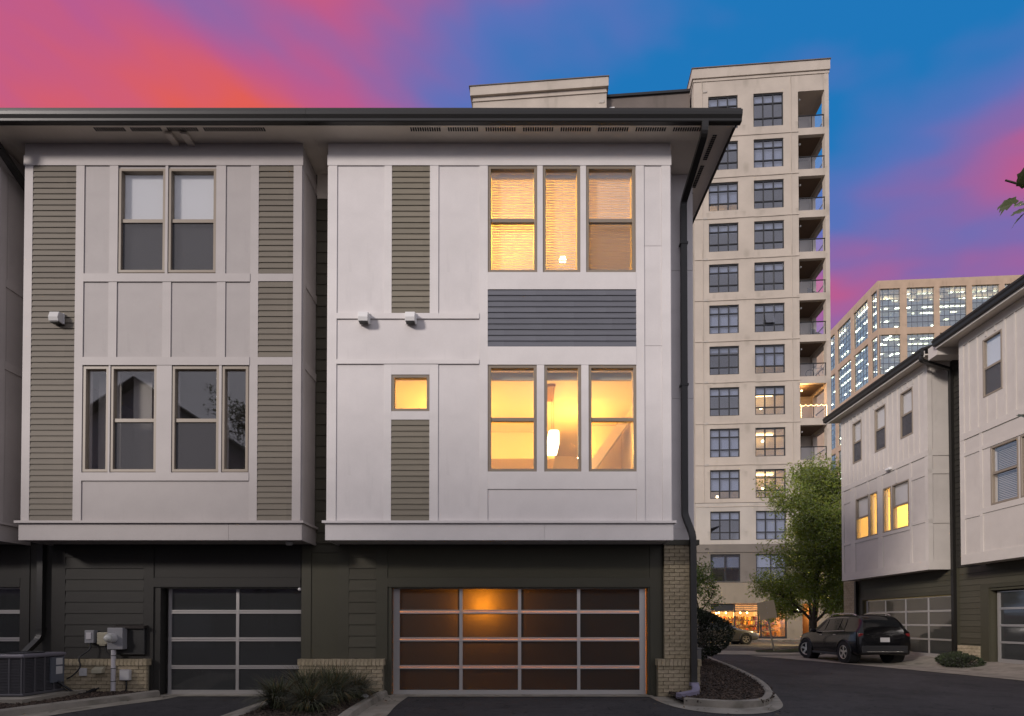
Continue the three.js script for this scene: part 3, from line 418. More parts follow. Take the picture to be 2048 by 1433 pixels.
  eaves(h, -9.4, -3.733, false); soffitVents(h, [-7.64, -6.98, -6.32, -5.66, -5.1]);
  for (const x of [-6.34, -6.06]) { const v = put(h, 'eave_bracket', uvm(new RoundedBoxGeometry(0.13, 0.05, 0.30, 2, 0.012)), M.soffit, [x, 10.345, -10.02]); void v; }
  const ds = put(h, 'downspout', downspoutGeo([[0, 2.4, -0.04], [0, -1.15, -0.04], [-0.16, -1.48, 0.16], [-0.19, -1.55, 0.2]], 0.11, 0.085), M.gutter, [-9.33, 2.3, ZG + 0.11]); bx(ds, 'strap', M.gutter, -9.40, -9.26, 1.3, 1.34, ZG + 0.01, ZG + 0.13);
  put(h, 'security_light', uvm(new THREE.SphereGeometry(0.035, 12, 8)), M.white, [-4.29, 2.10, ZG - 0.02]);
  put(h, 'soffit_light', uvm(new THREE.CylinderGeometry(0.07, 0.055, 0.06, 16)), M.plastic, [-4.32, 2.94, -10.42]);
}
// --- the house beyond the left edge
const house3 = thing('townhouse', 'off-white townhouse coloured darker to look dim, cut off by the left edge, only its bay return shows', 'townhouse', [-12.8, 0, ZG], 0, 'townhouses in the near row', true);
{
  const h = house3, m = { wall: M.dimmedCream, trim: M.dimmedCreamTrim };
  bayShell(h, -15.9, -9.64, m, []);
  siding(h, -15.7, -13.0, 3.318, 9.951, ZB + 0.002, M.dimmedTaupe, 0.106); panel(h, m.wall, -12.95, -9.8, 3.316, 9.951); vtrim(h, m.trim, -9.80, -9.642, 3.316, 9.951);
  holed(h, 'garage_wall', M.darkWall, -16, -9.602, 0, 3.0, ZG - 0.2, ZG, [[-15.0, -9.79, 0, 2.14]]);
  bx(h, 'garage_trim', M.darkWall, -9.788, -9.604, 0.0, 2.96, ZG, ZG + 0.022); bx(h, 'garage_trim', M.darkWall, -15.0, -9.79, 2.142, 2.32, ZG, ZG + 0.026);
  garageDoor(h, [[-14.8, -13.7], [-13.64, -12.5], [-12.44, -11.3], [-11.24, -9.93]], doorRows, ZD, M.alu, M.smokeGlass); room(h, 'garage_room', M.roomDark, -15.6, -9.75, 0, 2.7, -16.8, ZD - 0.06);
  bx(h, 'upper_wall', M.darkWall, -16, -9.71, 3.01, 10.4, ZG - 0.2, ZG - 0.002);
  eaves(h, -16, -9.403, false);
  put(h, 'downspout', downspoutGeo([[0, 10.36, -9.66], [0, 10.16, -9.7], [0, 9.6, -10.74], [0, 3.1, -10.74]].map(([x, y, z]) => [x, y - 7, z + 10.7])), M.gutter, [-9.40, 7, -10.7]);
}
// pendant and lamp inside the lit rooms
{
  const p = thing('pendant_lamp', 'long glowing pendant hanging in the middle lower window', 'pendant lamp', [0.78, 5.12, -11.75], 0);
  put(p, 'shade', uvm(new RoundedBoxGeometry(0.22, 0.34, 0.75, 3, 0.05)), glow([1, 0.82, 0.5], 5), [0, 0.17, 0]); put(p, 'canopy', uvm(new RoundedBoxGeometry(0.17, 0.05, 0.8, 2, 0.01)), std([0.30, 0.16, 0.05], 0.4), [-0.05, 1.27, -0.05]);
  for (const z of [-0.3, 0.3]) put(p, 'suspension_wire', new THREE.CylinderGeometry(0.004, 0.004, 0.94, 5), M.metalDark, [0, 0.8, z]);
  const s = thing('ceiling_lamp', 'small bright spotlight at the right edge of the middle lower window', 'lamp', [1.37, 5.02, -11.9], 0);
  put(s, 'bulb', new THREE.SphereGeometry(0.045, 14, 10), glow([1, 0.86, 0.6], 30)); put(s, 'stem', new THREE.CylinderGeometry(0.008, 0.008, 1.38, 6), M.metalDark, [0, 0.71, 0]);
  const b = thing('ceiling_lamp', 'round lit bulb behind the blind of the middle upper window', 'lamp', [0.90, 8.50, -10.60], 0);
  put(b, 'bulb', new THREE.SphereGeometry(0.07, 16, 12), glow([1, 0.8, 0.45], 14)); put(b, 'stem', new THREE.CylinderGeometry(0.005, 0.005, 1.5, 6), M.plastic, [0, 0.8, 0]);
}
// ---------------------------------------------------------------- the row across the lane, seen along its front
const ROW_TURN = -(Math.PI / 2 + 0.0427);
function rowHouse(label, parts) { const g = thing('townhouse', label, 'townhouse', [13.9, 0.2, -18.5], ROW_TURN, 'townhouses across the lane'); ORG.set(g, [0, 0.2, 0]); return g; }
function rowBay(h, u0, u1) {
  const s = (n, m, a, b, y0, y1, z0, z1) => bx(h, n, m, a, b, y0, y1, z0, z1);
  s('fascia', M.rowTrim, u0, u1, 3.22, 3.53, 0, 0.03); s('belt_board', M.rowTrim, u0, u1, 7.07, 7.27, 0, 0.035); s('frieze', M.rowTrim, u0, u1, 10.0, 10.25, 0, 0.03);
  s('bay_underside', M.rowTrim, u0, u1, 3.25, 3.4, -0.7, -0.17);
  for (const u of [u0, u1 - 0.14]) { s('bay_side_wall', M.rowWhite, u, u + 0.14, 3.24, 10.25, -0.7, -0.172); }
  for (const [a, b] of [[u0 - 0.025, u0 - 0.001], [u1 + 0.001, u1 + 0.025]]) { for (const [y0, y1] of [[3.22, 3.53], [6.45, 6.6], [4.78, 4.93], [7.07, 7.27]]) s('side_trim', M.rowTrim, a, b, y0, y1, -0.69, 0.03); s('side_trim', M.rowTrim, a, b, 3.53, 10.2, -0.12, 0.029); }
  for (const [a, b] of [[u0, u0 + 0.14], [u1 - 0.14, u1]]) { s('corner_board', M.rowTrim, a, b, 3.53, 7.07, 0, 0.026); s('corner_board', M.rowTrim, a, b, 7.27, 10.0, 0, 0.026); }
}
function rowBattens(h, u0, u1, y0, y1, wins, step = 0.285) {
  for (let u = u0 + step; u < u1 - 0.1; u += step) {
    const w = wins.find(([a, b]) => u > a - 0.06 && u < b + 0.06);
    const spans = w ? [[y0, w[2] - 0.06], [w[3] + 0.06, y1]] : [[y0, y1]];
    for (const [a, b] of spans) if (b - a > 0.08) bx(h, 'batten', M.rowTrim, u - 0.025, u + 0.025, a, b, 0.001, 0.022);
  }
}
function rowEaves(h, u0, u1) {
  bx(h, 'soffit', M.soffit, u0, u1, 10.26, 10.30, -1.2, 0.40); bx(h, 'eave_fascia', M.rowTrim, u0, u1, 10.2, 10.40, 0.401, 0.43);
  put(h, 'gutter', prism([[0, 0], [0.075, 0], [0.085, 0.02], [0.1, 0.1], [0.125, 0.15], [0.125, 0.175], [0, 0.175]], u1 - u0), M.gutter, [(u0 + u1) / 2, 10.27, 0.432]);
  put(h, 'roof', prism([[0, 0], [0, 0.06], [-7, 2.16], [-7, 2.1]], u1 - u0), M.shingle[1], [(u0 + u1) / 2, 10.44, 0.52]);
}
{
  const h = rowHouse('white townhouse across the lane with two yellow lit windows above its garage');
  const U0 = -5.25, U1 = 0.02, top = [[-4.44, -3.79, 8.05, 9.75], [-2.92, -2.23, 8.06, 9.75], [-1.385, -0.71, 8.08, 9.75]], low = [[-4.24, -3.34, 1], [-3.29, -2.77, 0], [-2.43, -1.95, 0], [-1.90, -0.96, 1]];
  holed(h, 'bay_wall', M.rowWhite, U0, U1, 3.24, 10.25, -0.17, 0, [...top.map(([a, b, c, d]) => [a + 0.03, b - 0.03, c + 0.03, d - 0.03]), ...low.map(([a, b]) => [a + 0.03, b - 0.03, 4.87, 6.51])]);
  rowBay(h, U0, U1); rowBattens(h, U0, U1, 7.27, 10.0, top);
  top.forEach(([a, b, c, d], i) => windowUnit(h, a, b, c, d, 0, { hung: 1, mid: 8.9, screen: 1, shadeTo: i === 2 ? 8.9 : 8.3 }));
  low.forEach(([a, b, hung]) => windowUnit(h, a, b, 4.84, 6.54, 0, hung ? { hung: 1, mid: 5.72, shadeTo: 5.75 } : {}));
  for (const [a, b, y0, y1] of [[U0 + 0.14, -4.62, 6.5, 6.6], [U0 + 0.14, -4.62, 4.72, 4.82], [-4.26, -2.75, 4.72, 4.84], [-2.45, -0.92, 4.72, 4.84], [-0.80, U1 - 0.14, 6.42, 6.54], [-0.80, U1 - 0.14, 4.84, 4.95]]) bx(h, 'trim_board', M.rowTrim, a, b, y0, y1, 0.001, 0.024);
  for (const [a, b, y0, y1] of [[-4.62, -4.26, 3.53, 7.07], [-2.75, -2.45, 3.53, 7.07], [-0.92, -0.80, 3.53, 7.07], [-3.45, -3.36, 6.56, 7.07], [-1.7, -1.61, 6.56, 7.07]]) bx(h, 'trim_board', M.rowTrim, a, b, y0, y1, 0.001, 0.022);
  room(h, 'kitchen_room', std([0.62, 0.50, 0.26], 0.85), U0 + 0.2, U1 - 0.2, 3.6, 6.8, -4.6, -0.171); for (let i = 0; i < 5; i++) bx(h, 'kitchen_cabinet', std([0.55, 0.45, 0.25], 0.6), -4.9 + i * 0.94, -4.0 + i * 0.94, 5.3, 6.4, -4.59, -4.2);
  room(h, 'upper_room', M.roomGrey, U0 + 0.2, U1 - 0.2, 7.3, 10.0, -4.6, -0.171);
  for (const u of [-3.9, -1.2]) { const p = new THREE.Vector3(u, 6.1, -2.6).applyAxisAngle(new THREE.Vector3(0, 1, 0), ROW_TURN); lamp([13.9 + p.x, 6.1, -18.5 + p.z], [1, 0.68, 0.22], 10, 3); }
  holed(h, 'garage_wall', M.oliveWall, -6.3, 0.4, 0.2, 3.3, -0.9, -0.70, [[-4.99, 0.03, 0.2, 2.38]]);
  siding(h, -4.9, 0.1, 2.5, 3.22, -0.698, M.oliveLap, 0.18); bx(h, 'garage_trim', M.oliveTrim, -5.3, 0.1, 2.385, 2.495, -0.699, -0.66); bx(h, 'garage_trim', M.oliveTrim, -5.3, -4.99, 0.2, 2.384, -0.699, -0.66);
  { const xs = [[-4.82, -3.66], [-3.60, -2.44], [-2.38, -1.22], [-1.16, -0.09]], ys = [[1.87, 2.31], [1.37, 1.81], [0.87, 1.31], [0.34, 0.81]]; const g = garageDoor(h, xs, ys, -0.78, M.alu, M.smokeGlass, 0.1); void g; }
  room(h, 'garage_room', M.garageRoom, -5.2, 0.3, 0.2, 2.8, -5, -0.86);
  { const p = new THREE.Vector3(-2.4, 0, -3).applyAxisAngle(new THREE.Vector3(0, 1, 0), ROW_TURN); lamp([13.9 + p.x, 2.3, -18.5 + p.z], [1, 0.75, 0.35], 3, 3); }
  bx(h, 'upper_wall', M.rowWhite, -6.3, U0, 3.31, 10.25, -0.9, -0.701); bx(h, 'mortar_bed', M.mortar, -6.28, -5.42, 0.2, 3.28, -0.70, -0.61); brickwork(h, -6.3, -5.4, 0.2, 3.28, -0.585, 0.05, 0.21, 0.11);
  bx(h, 'end_wall', M.rowWhite, -6.3, -6.1, 3.31, 10.25, -10, -0.901); bx(h, 'end_wall_base', M.oliveWall, -6.3, -6.1, 0.2, 3.3, -10, -0.901); bx(h, 'rear_wall', M.rowWhite, -6.1, 0.4, 0.2, 10.25, -10.2, -10);
  rowEaves(h, -5.78, 0.5);
  put(h, 'downspout', downspoutGeo([[0.42, 10.28, 0.47], [0.42, 10.12, 0.47], [0.30, 9.86, -0.55], [0.30, 0.4, -0.58]].map(([x, y, z]) => [x - 0.3, y - 5, z + 0.5])), M.gutter, [0.3, 5, -0.5]);
  put(h, 'downspout', downspoutGeo([[0, 3.2, 0], [0, 0.3, 0]].map(([x, y, z]) => [x, y - 1.7, z])), M.gutter, [-5.34, 1.7, -0.58]);
  put(h, 'belt_light', uvm(new RoundedBoxGeometry(0.26, 0.1, 0.12, 2, 0.03)), M.white, [-1.95, 7.16, 0.09]);
}
{
  const h = rowHouse('white townhouse at the right edge with a blind drawn in its lower window');
  const U0 = 1.48, U1 = 7.6, top = [[2.34, 3.03, 8.07, 9.78], [4.3, 5.0, 8.07, 9.78]], low = [[2.58, 3.52, 1], [3.57, 4.2, 0]];
  holed(h, 'bay_wall', M.rowWhite, U0, U1, 3.24, 10.25, -0.17, 0, [...top.map(([a, b, c, d]) => [a + 0.03, b - 0.03, c + 0.03, d - 0.03]), ...low.map(([a, b]) => [a + 0.03, b - 0.03, 4.87, 6.5])]);
  rowBay(h, U0, U1); rowBattens(h, U0, U1, 7.27, 10.0, top, 0.33);
  top.forEach(([a, b, c, d]) => windowUnit(h, a, b, c, d, 0, { hung: 1, mid: 8.9, screen: 1, shadeTo: 8.1 }));
  low.forEach(([a, b, hung]) => windowUnit(h, a, b, 4.84, 6.53, 0, hung ? { hung: 1, mid: 5.75, slats: 1, tilt: 0.6 } : {}));
  for (const [a, b, y0, y1] of [[U0 + 0.14, 2.2, 6.55, 6.67], [U0 + 0.14, 2.2, 4.62, 4.74], [2.3, 4.3, 4.66, 4.82], [2.3, 4.3, 6.55, 6.67]]) bx(h, 'trim_board', M.rowTrim, a, b, y0, y1, 0.001, 0.024);
  for (const [a, b, y0, y1] of [[2.2, 2.3, 3.53, 7.07], [4.3, 4.4, 3.53, 7.07]]) bx(h, 'trim_board', M.rowTrim, a, b, y0, y1, 0.001, 0.022);
  room(h, 'lower_room', M.roomDark, U0 + 0.2, U1 - 0.2, 3.6, 6.8, -4.6, -0.171); room(h, 'upper_room', M.roomGrey, U0 + 0.2, U1 - 0.2, 7.3, 10.0, -4.6, -0.171);
  bx(h, 'upper_wall', M.darkWall, 0.41, U0, 3.31, 10.25, -0.9, -0.702); siding(h, 0.1, U0 - 0.03, 3.24, 10.2, -0.70, M.darkLap, 0.19);
  holed(h, 'garage_wall', M.oliveWall, 0.41, 7.6, 0.2, 3.3, -0.9, -0.70, [[1.62, 6.7, 0.2, 2.42]]);
  siding(h, 0.42, 1.3, 0.75, 3.2, -0.698, M.oliveLap, 0.19); siding(h, 1.3, 7.5, 2.62, 3.22, -0.698, M.oliveLap, 0.19); bx(h, 'garage_trim', M.oliveTrim, 1.301, 1.615, 0.2, 2.50, -0.699, -0.655); bx(h, 'garage_trim', M.oliveTrim, 1.301, 7.0, 2.501, 2.615, -0.699, -0.655);
  bx(h, 'mortar_bed', M.mortar, 0.44, 1.29, 0.2, 0.70, -0.699, -0.62); brickwork(h, 0.42, 1.30, 0.2, 0.70, -0.59, 0.05, 0.21, 0.1);
  garageDoor(h, [[1.78, 2.9], [2.96, 4.1], [4.16, 5.3], [5.36, 6.5]], [[1.89, 2.35], [1.38, 1.83], [0.87, 1.32], [0.34, 0.81]], -0.86, M.alu, M.smokeGlass, 0.1); room(h, 'garage_room', M.garageRoom, 0.6, 7.4, 0.2, 2.8, -5, -0.92);
  bx(h, 'rear_wall', M.rowWhite, 0.4, 7.6, 0.2, 10.25, -10.2, -10); bx(h, 'end_wall', M.rowWhite, 7.4, 7.6, 0.2, 10.25, -10, -0.91);
  rowEaves(h, 1.02, 8.1); bx(h, 'eave_return', M.rowTrim, 0.62, 1.018, 10.02, 10.40, -1.2, 0.38);
}
// ---------------------------------------------------------------- apartment tower
{
  const PH = 4.3 * Math.PI / 180, t = thing('apartment_tower', 'tall beige apartment tower with dark gridded windows and a stack of corner balconies', 'apartment tower', [14.48, 0, -44], -PH);
  const R = rng(5), cols = [[1.05, 3.38], [4.60, 6.93]], bottoms = Array.from({ length: 12 }, (_, k) => 41.27 - 3.327 * k), tops = bottoms.map((b, k) => b + (k === 0 ? 2.7 : k === 11 ? 2.2 : 2.3));
  const holesIn = (y0, y1) => bottoms.flatMap((b, k) => (b > y0 && b < y1 ? cols.map(([a, c]) => [a, c, b, tops[k]]) : []));
  holed(t, 'facade_wall', M.towerWall, -0.1, 8.06, 11.0, 45.2, -0.35, 0, holesIn(11, 45)); holed(t, 'facade_wall', M.towerPale, -0.1, 8.06, 7.66, 10.96, -0.35, 0.01, holesIn(7.6, 11), 'pale stucco storey');
  holed(t, 'facade_wall', M.towerGrey, -0.1, 8.06, 4.64, 7.62, -0.35, -0.02, holesIn(4.5, 7.6), 'grey stucco storey'); bx(t, 'belt_course', M.towerGrey, -0.1, 8.06, 7.02, 7.64, -0.019, 0.05); bx(t, 'spandrel', M.towerTan, 1.08, 8.06, 2.93, 4.60, -0.35, -0.01); bx(t, 'corner_pilaster', M.towerTan, -0.1, 1.06, 0, 4.62, -0.35, 0.0);
  bx(t, 'cornice', M.towerWall, -0.25, 10.5, 45.43, 46.2, -18, 0.14); bx(t, 'cornice_band', M.towerWall, -0.15, 10.46, 45.21, 45.428, -18, 0.05); bx(t, 'parapet_coping', M.towerBrown, -0.3, 10.55, 46.202, 46.27, -18, 0.2);
  for (let k = 0; k < 11; k++) { const y = bottoms[k] - 0.62; bx(t, 'string_course', M.towerWall, -0.1, 8.06, y - 0.035, y + 0.035, 0.011, 0.045); if (k > 1) for (const [a, c] of cols) bx(t, 'lintel', M.towerWall, a - 0.05, c + 0.05, tops[k] + 0.35, tops[k] + 0.42, 0.001, 0.05); }
  for (const u of [0.55, 7.5]) bx(t, 'pilaster_strip', M.towerWall, u - 0.03, u + 0.03, 11.05, 45.2, 0.001, 0.03);
  for (let k = 0; k < 12; k++) put(t, 'vent_cover', boxGeo(0.3, 0.16, 0.04), k === 11 ? M.white : M.towerPale, [0.78, tops[k] + 0.42, 0.03]);
  const lit = { '7,1': 1, '8,1': 1, '9,1': 1, '2,0': 2, '6,1': 2, '9,0': 2 };  // the last entry adds lamps that stand in for warm reflections
  for (let k = 0; k < 12; k++) cols.forEach(([a, c], j) => {
    const b = bottoms[k], T2 = tops[k], w = c - a, hh = T2 - b, L = [[a, c, T2 - 0.1, T2, -0.2, -0.08], [a, c, b, b + 0.07, -0.2, -0.08], [a, a + 0.07, b, T2, -0.2, -0.081], [c - 0.07, c, b, T2, -0.2, -0.081]];
    const vs = k === 11 ? [0, 0.5, 1] : [0, 1 / 3, 2 / 3, 1], hs = k === 11 ? [0, 0.5, 1] : [0, 0.27, 0.71, 1];
    for (let i = 1; i < vs.length - 1; i++) L.push([a + w * vs[i] - 0.04, a + w * vs[i] + 0.04, b, T2, -0.19, -0.079]);
    for (let i = 1; i < hs.length - 1; i++) L.push([a, c, b + hh * hs[i] - 0.04, b + hh * hs[i] + 0.04, -0.19, -0.078]);
    const f = boxes(t, 'window', M.frameDark, L);
    for (let i = 0; i < vs.length - 1; i++) for (let q = 0; q < hs.length - 1; q++) {
      const p = bx(f, 'pane', M.towerGlass, a + w * vs[i] + 0.03, a + w * vs[i + 1] - 0.03, b + hh * hs[q] + 0.03, b + hh * hs[q + 1] - 0.03, -0.14, -0.13);
      if (k === 5 && j === 1 && i === 1 && q === 1) { p.rotation.x = -0.28; p.position.z += 0.16; }
    }
    const L1 = lit[`${k},${j}`], shade = k === 11 ? 0.52 : L1 === 1 ? (k === 7 ? 0.28 : 0) : L1 === 2 ? 0.72 : R() < 0.5 ? 0.12 + R() * 0.2 : R() < 0.6 ? 0.95 : 0.3;
    if (shade > 0) bx(f, 'roller_shade', M.shade, a + 0.02, c - 0.02, T2 - hh * shade, T2 - 0.02, -0.3, -0.29);
    room(t, 'apartment_room', L1 ? M.roomWarm : M.roomDark, a - 0.35, c + 0.35, b - 0.5, T2 + 0.3, -3.0, -0.352, 0.04);
    if (L1) { const g = bx(f, 'cove_light', glow([1, 0.62, 0.24], L1 === 1 ? 9 : 3), a + 0.1, c - 0.1, T2 + 0.14, T2 + 0.2, -2.5, -2.3); void g; put(f, 'ceiling_light', new THREE.SphereGeometry(0.11, 12, 8), glow([1, 0.72, 0.34], 9), [a + w * (0.3 + 0.3 * R()), b + hh * (L1 === 2 ? 0.18 : 0.4 + 0.3 * R()), -1.2]); }
  });
  // body behind the rooms and the wing to the left
  bx(t, 'tower_core', M.towerWall, -0.1, 8.06, 0, 45.2, -18, -3.4); bx(t, 'end_wall', M.towerPale, -0.1, 0.15, 4.7, 45.2, -3.4, -0.351); bx(t, 'end_wall', M.towerWall, 7.85, 8.06, 4.7, 45.2, -3.4, -0.351); bx(t, 'balcony_core', M.towerWall, 8.061, 10.4, 3.5, 45.2, -18, -2.6);
  bx(t, 'wing', M.towerWall, -18.2, -7.1, 0, 45.4, -14, -0.1); bx(t, 'wing_cornice', M.towerWall, -18.4, -6.95, 45.41, 46.15, -14, 0.1); bx(t, 'wing_coping', M.towerBrown, -18.5, -6.9, 46.151, 46.22, -14, 0.16); bx(t, 'wing_band', M.towerWall, -18.25, -7.05, 45.0, 45.08, -0.099, -0.02);
  bx(t, 'link_block', M.towerBrown, -7.09, -0.26, 0, 45.0, -14, -0.6); bx(t, 'link_coping', M.metalDark, -7.05, -0.28, 45.001, 45.2, -14, -0.45); put(t, 'vent_cover', boxGeo(0.4, 0.25, 0.04), M.white, [-6.6, 44.1, -0.58]); put(t, 'vent_cover', boxGeo(0.4, 0.25, 0.04), M.towerPale, [-7.5, 44.3, -0.08]);
  // balconies
  for (let k = 0; k < 11; k++) {
    const top = 40.92 - 3.327 * k, s = bx(t, 'balcony_slab', M.towerWall, 8.061, 10.4, top - 0.56, top, -2.6, 0.0);
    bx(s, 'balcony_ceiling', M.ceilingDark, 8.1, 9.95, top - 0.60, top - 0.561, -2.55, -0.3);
    const rl = boxes(t, 'balcony_railing', M.metalDark, [[8.08, 10.12, top + 1.02, top + 1.08, -0.12, -0.06], [9.1, 9.15, top, top + 1.02, -0.11, -0.07], [10.05, 10.1, top, top + 1.02, -0.11, -0.07], [8.08, 8.13, top, top + 1.02, -0.11, -0.07], [10.28, 10.34, top + 1.02, top + 1.08, -2.4, -0.12]]);
    bx(rl, 'glass_panel', M.glass, 8.14, 9.09, top + 0.06, top + 0.98, -0.095, -0.085); bx(rl, 'glass_panel', M.glass, 9.16, 10.04, top + 0.06, top + 0.98, -0.095, -0.085);
    put(t, 'wall_light', new THREE.SphereGeometry(0.07, 10, 8), k === 7 ? glow([1, 0.6, 0.25], 6) : M.white, [8.35, top + 2.35 - (k ? 0 : -0.3), -0.4]);
  }
  bx(t, 'balcony_column', M.towerWall, 10.1, 10.42, 3.5, 45.2, -0.45, 0.02); bx(t, 'balcony_column', M.towerWall, 10.05, 10.4, 3.5, 45.2, -2.6, -2.3);  bx(t, 'balcony_head', M.towerWall, 8.061, 10.42, 43.9, 45.2, -2.59, 0.0);
  for (let k = 1; k < 11; k++) bx(t, 'side_beam', M.towerWall, 10.1, 10.38, 40.92 - 3.327 * k + 2.52, 40.92 - 3.327 * k + 2.76, -2.3, -0.46);
  // shop at street level
  bx(t, 'shop_pier', M.towerTan, 6.97, 8.1, 0, 2.92, -0.6, 0.05); bx(t, 'shop_pier', M.towerTan, 9.35, 10.4, 0, 3.48, -0.6, 0.0); bx(t, 'transfer_slab', M.towerTan, 8.061, 10.4, 2.93, 3.49, -18, 0.0); room(t, 'shop_interior', std([0.34, 0.20, 0.09], 0.9), 1.1, 6.96, 0.14, 2.9, -4.2, -0.36); room(t, 'arcade_interior', std([0.42, 0.27, 0.16], 0.8), 8.12, 9.34, 0.14, 2.9, -3.5, -0.62);
  const sf = boxes(t, 'shopfront', M.frameDark, [[1.06, 6.97, 2.28, 2.34, -0.25, -0.15], [1.06, 6.97, 0.1, 0.3, -0.25, -0.15], ...[1.06, 2.9, 4.75, 4.95, 6.87].map((u) => [u, u + 0.1, 0.1, 2.92, -0.26, -0.14])]);
  for (const [a, b] of [[1.17, 2.89], [3.01, 4.74], [5.06, 6.86]]) bx(sf, 'pane', M.glass, a, b, 0.31, 2.27, -0.21, -0.2);
  for (let i = 0; i < 4; i++) bx(sf, 'transom_louvre', M.towerBrown, 3.0, 6.86, 2.37 + i * 0.14, 2.45 + i * 0.14, -0.24, -0.16); bx(sf, 'transom_panel', M.frameDark, 1.17, 2.89, 2.35, 2.91, -0.24, -0.2);
  const goods = [[0.5, 0.16, 0.03], [0.55, 0.30, 0.05], [0.4, 0.07, 0.03], [0.6, 0.42, 0.1], [0.25, 0.12, 0.05]].map((c) => std(c, 0.6));
  for (let s = 0; s < 4; s++) { const z = -1.2 - (s % 2) * 1.6, u0 = s < 2 ? 1.4 : 4.6, u1 = s < 2 ? 4.2 : 6.7, sh = boxes(t, 'shelf_unit', M.towerBrown, [0.3, 0.75, 1.2, 1.6].map((y) => [u0, u1, y, y + 0.04, z - 0.3, z])); for (const y of [0.34, 0.79, 1.24, 1.64]) { const L = goods.map(() => []); for (let u = u0; u < u1 - 0.2; u += 0.17) if (R() < 0.85) L[Math.floor(R() * 5)].push([u, u + 0.13, y, y + 0.12 + R() * 0.2, z - 0.2, z - 0.03]); L.forEach((l, i) => l.length && boxes(sh, 'shelf_goods', goods[i], l).userData && 0); } }
  for (const [u, z] of [[1.9, -0.8], [2.5, -0.9], [3.6, -0.8], [4.2, -1], [5.5, -0.9], [6.2, -0.8], [2.2, -2.6], [5.8, -2.6]]) put(t, 'shop_light', new THREE.SphereGeometry(0.06, 10, 8), glow([1, 0.66, 0.28], 22), [u, 2.2, z]);
  const toW = (u, y, z) => [14.48 + u * Math.cos(PH) - z * Math.sin(PH), y, -44 + u * Math.sin(PH) + z * Math.cos(PH)];
  lamp(toW(2.6, 2.1, -1.7), [1, 0.52, 0.16], 14, 3); lamp(toW(5.7, 2.1, -1.7), [1, 0.52, 0.16], 12, 3); lamp(toW(8.7, 2.2, -1.6), [1, 0.55, 0.2], 2.2, 3); lamp(toW(8.35, 40.92 - 3.327 * 7 + 2.35, -0.4), [1, 0.55, 0.2], 5, 3);
  const wl = put(t, 'pier_lantern', uvm(new RoundedBoxGeometry(0.2, 0.5, 0.16, 2, 0.05)), M.metalDark, [7.68, 2.45, 0.14]); put(wl, 'lantern_bulb', new THREE.CylinderGeometry(0.055, 0.08, 0.36, 12), glow([1, 0.9, 0.7], 9), [7.68, 2.47, 0.21]);
  // things on the balconies
  const onB = (k, u, z) => toW(u, 40.92 - 3.327 * k, z);
  { const b = thing('bicycle', 'bicycle leaning on the railing of a middle tower balcony', 'bicycle', onB(6, 9.5, -0.4), -PH); for (const x of [-0.5, 0.5]) { const w = put(b, 'wheel', new THREE.TorusGeometry(0.32, 0.025, 8, 24), M.metalDark, [x, 0.35, 0]); put(w, 'spokes', mergeGeometries([0, 1, 2, 3].map((i) => new THREE.BoxGeometry(0.6, 0.008, 0.008).rotateZ(i * 0.785))), M.alu, [x, 0.35, 0]); } put(b, 'frame', mergeGeometries([tube([[-0.5, 0.35, 0], [-0.15, 0.85, 0]], 0.02, 6, 2), tube([[-0.15, 0.8, 0], [0.4, 0.8, 0]], 0.02, 6, 2), tube([[0.5, 0.35, 0], [0.38, 0.95, 0]], 0.02, 6, 2), tube([[-0.1, 0.32, 0], [0.4, 0.78, 0]], 0.02, 6, 2)]), M.slateLap[0]); put(b, 'saddle', uvm(new RoundedBoxGeometry(0.24, 0.06, 0.12, 2, 0.02)), M.metalDark, [-0.17, 0.9, 0]); put(b, 'handlebar', tube([[0.38, 1.0, -0.25], [0.42, 1.0, 0], [0.38, 1.0, 0.25]], 0.015, 6, 8), M.metalDark); }
  const chair = (k, u, label) => { const c = thing('balcony_chair', label, 'chair', onB(k, u, -0.9), -PH + 0.5, 'chairs on the tower balconies'); bx(c, 'seat', M.metalDark, -0.28, 0.28, 0.40, 0.46, -0.28, 0.28); bx(c, 'backrest', M.metalDark, -0.28, 0.28, 0.47, 1.0, -0.28, -0.22); for (const x of [-0.25, 0.25]) for (const z of [-0.25, 0.25]) bx(c, 'leg', M.metalDark, x - 0.02, x + 0.02, 0, 0.40, z - 0.02, z + 0.02); };
  chair(5, 9.7, 'dark chair on the balcony one floor above the bicycle'); chair(4, 9.5, 'dark chair on the balcony two floors above the bicycle');
  { const pts = [], s = thing('string_lights', 'string of tiny warm lights draped on a tower balcony railing', 'string lights', onB(7, 9.1, -0.05), -PH); for (let i = 0; i < 34; i++) { const f = i / 33, g = new THREE.SphereGeometry(0.028, 6, 5); g.translate(f < 0.6 ? -1 + f / 0.6 * 2 : 1, f < 0.6 ? 1.06 - 0.08 * Math.abs(Math.sin(f * 26)) : 1.0 - (f - 0.6) * 2.2, 0.02); pts.push(g); } for (let i = 0; i < 8; i++) pts.push(new THREE.SphereGeometry(0.028, 6, 5).translate(-0.95, 0.1 + i * 0.12, 0.02)); put(s, 'bulbs', mergeGeometries(pts), glow([1, 0.6, 0.22], 7)); put(s, 'cord', tube([[-1, 1.06, 0.02], [0, 1.0, 0.03], [1, 1.06, 0.02], [1, 0.2, 0.02]], 0.006, 4, 30), M.metalDark); }
}
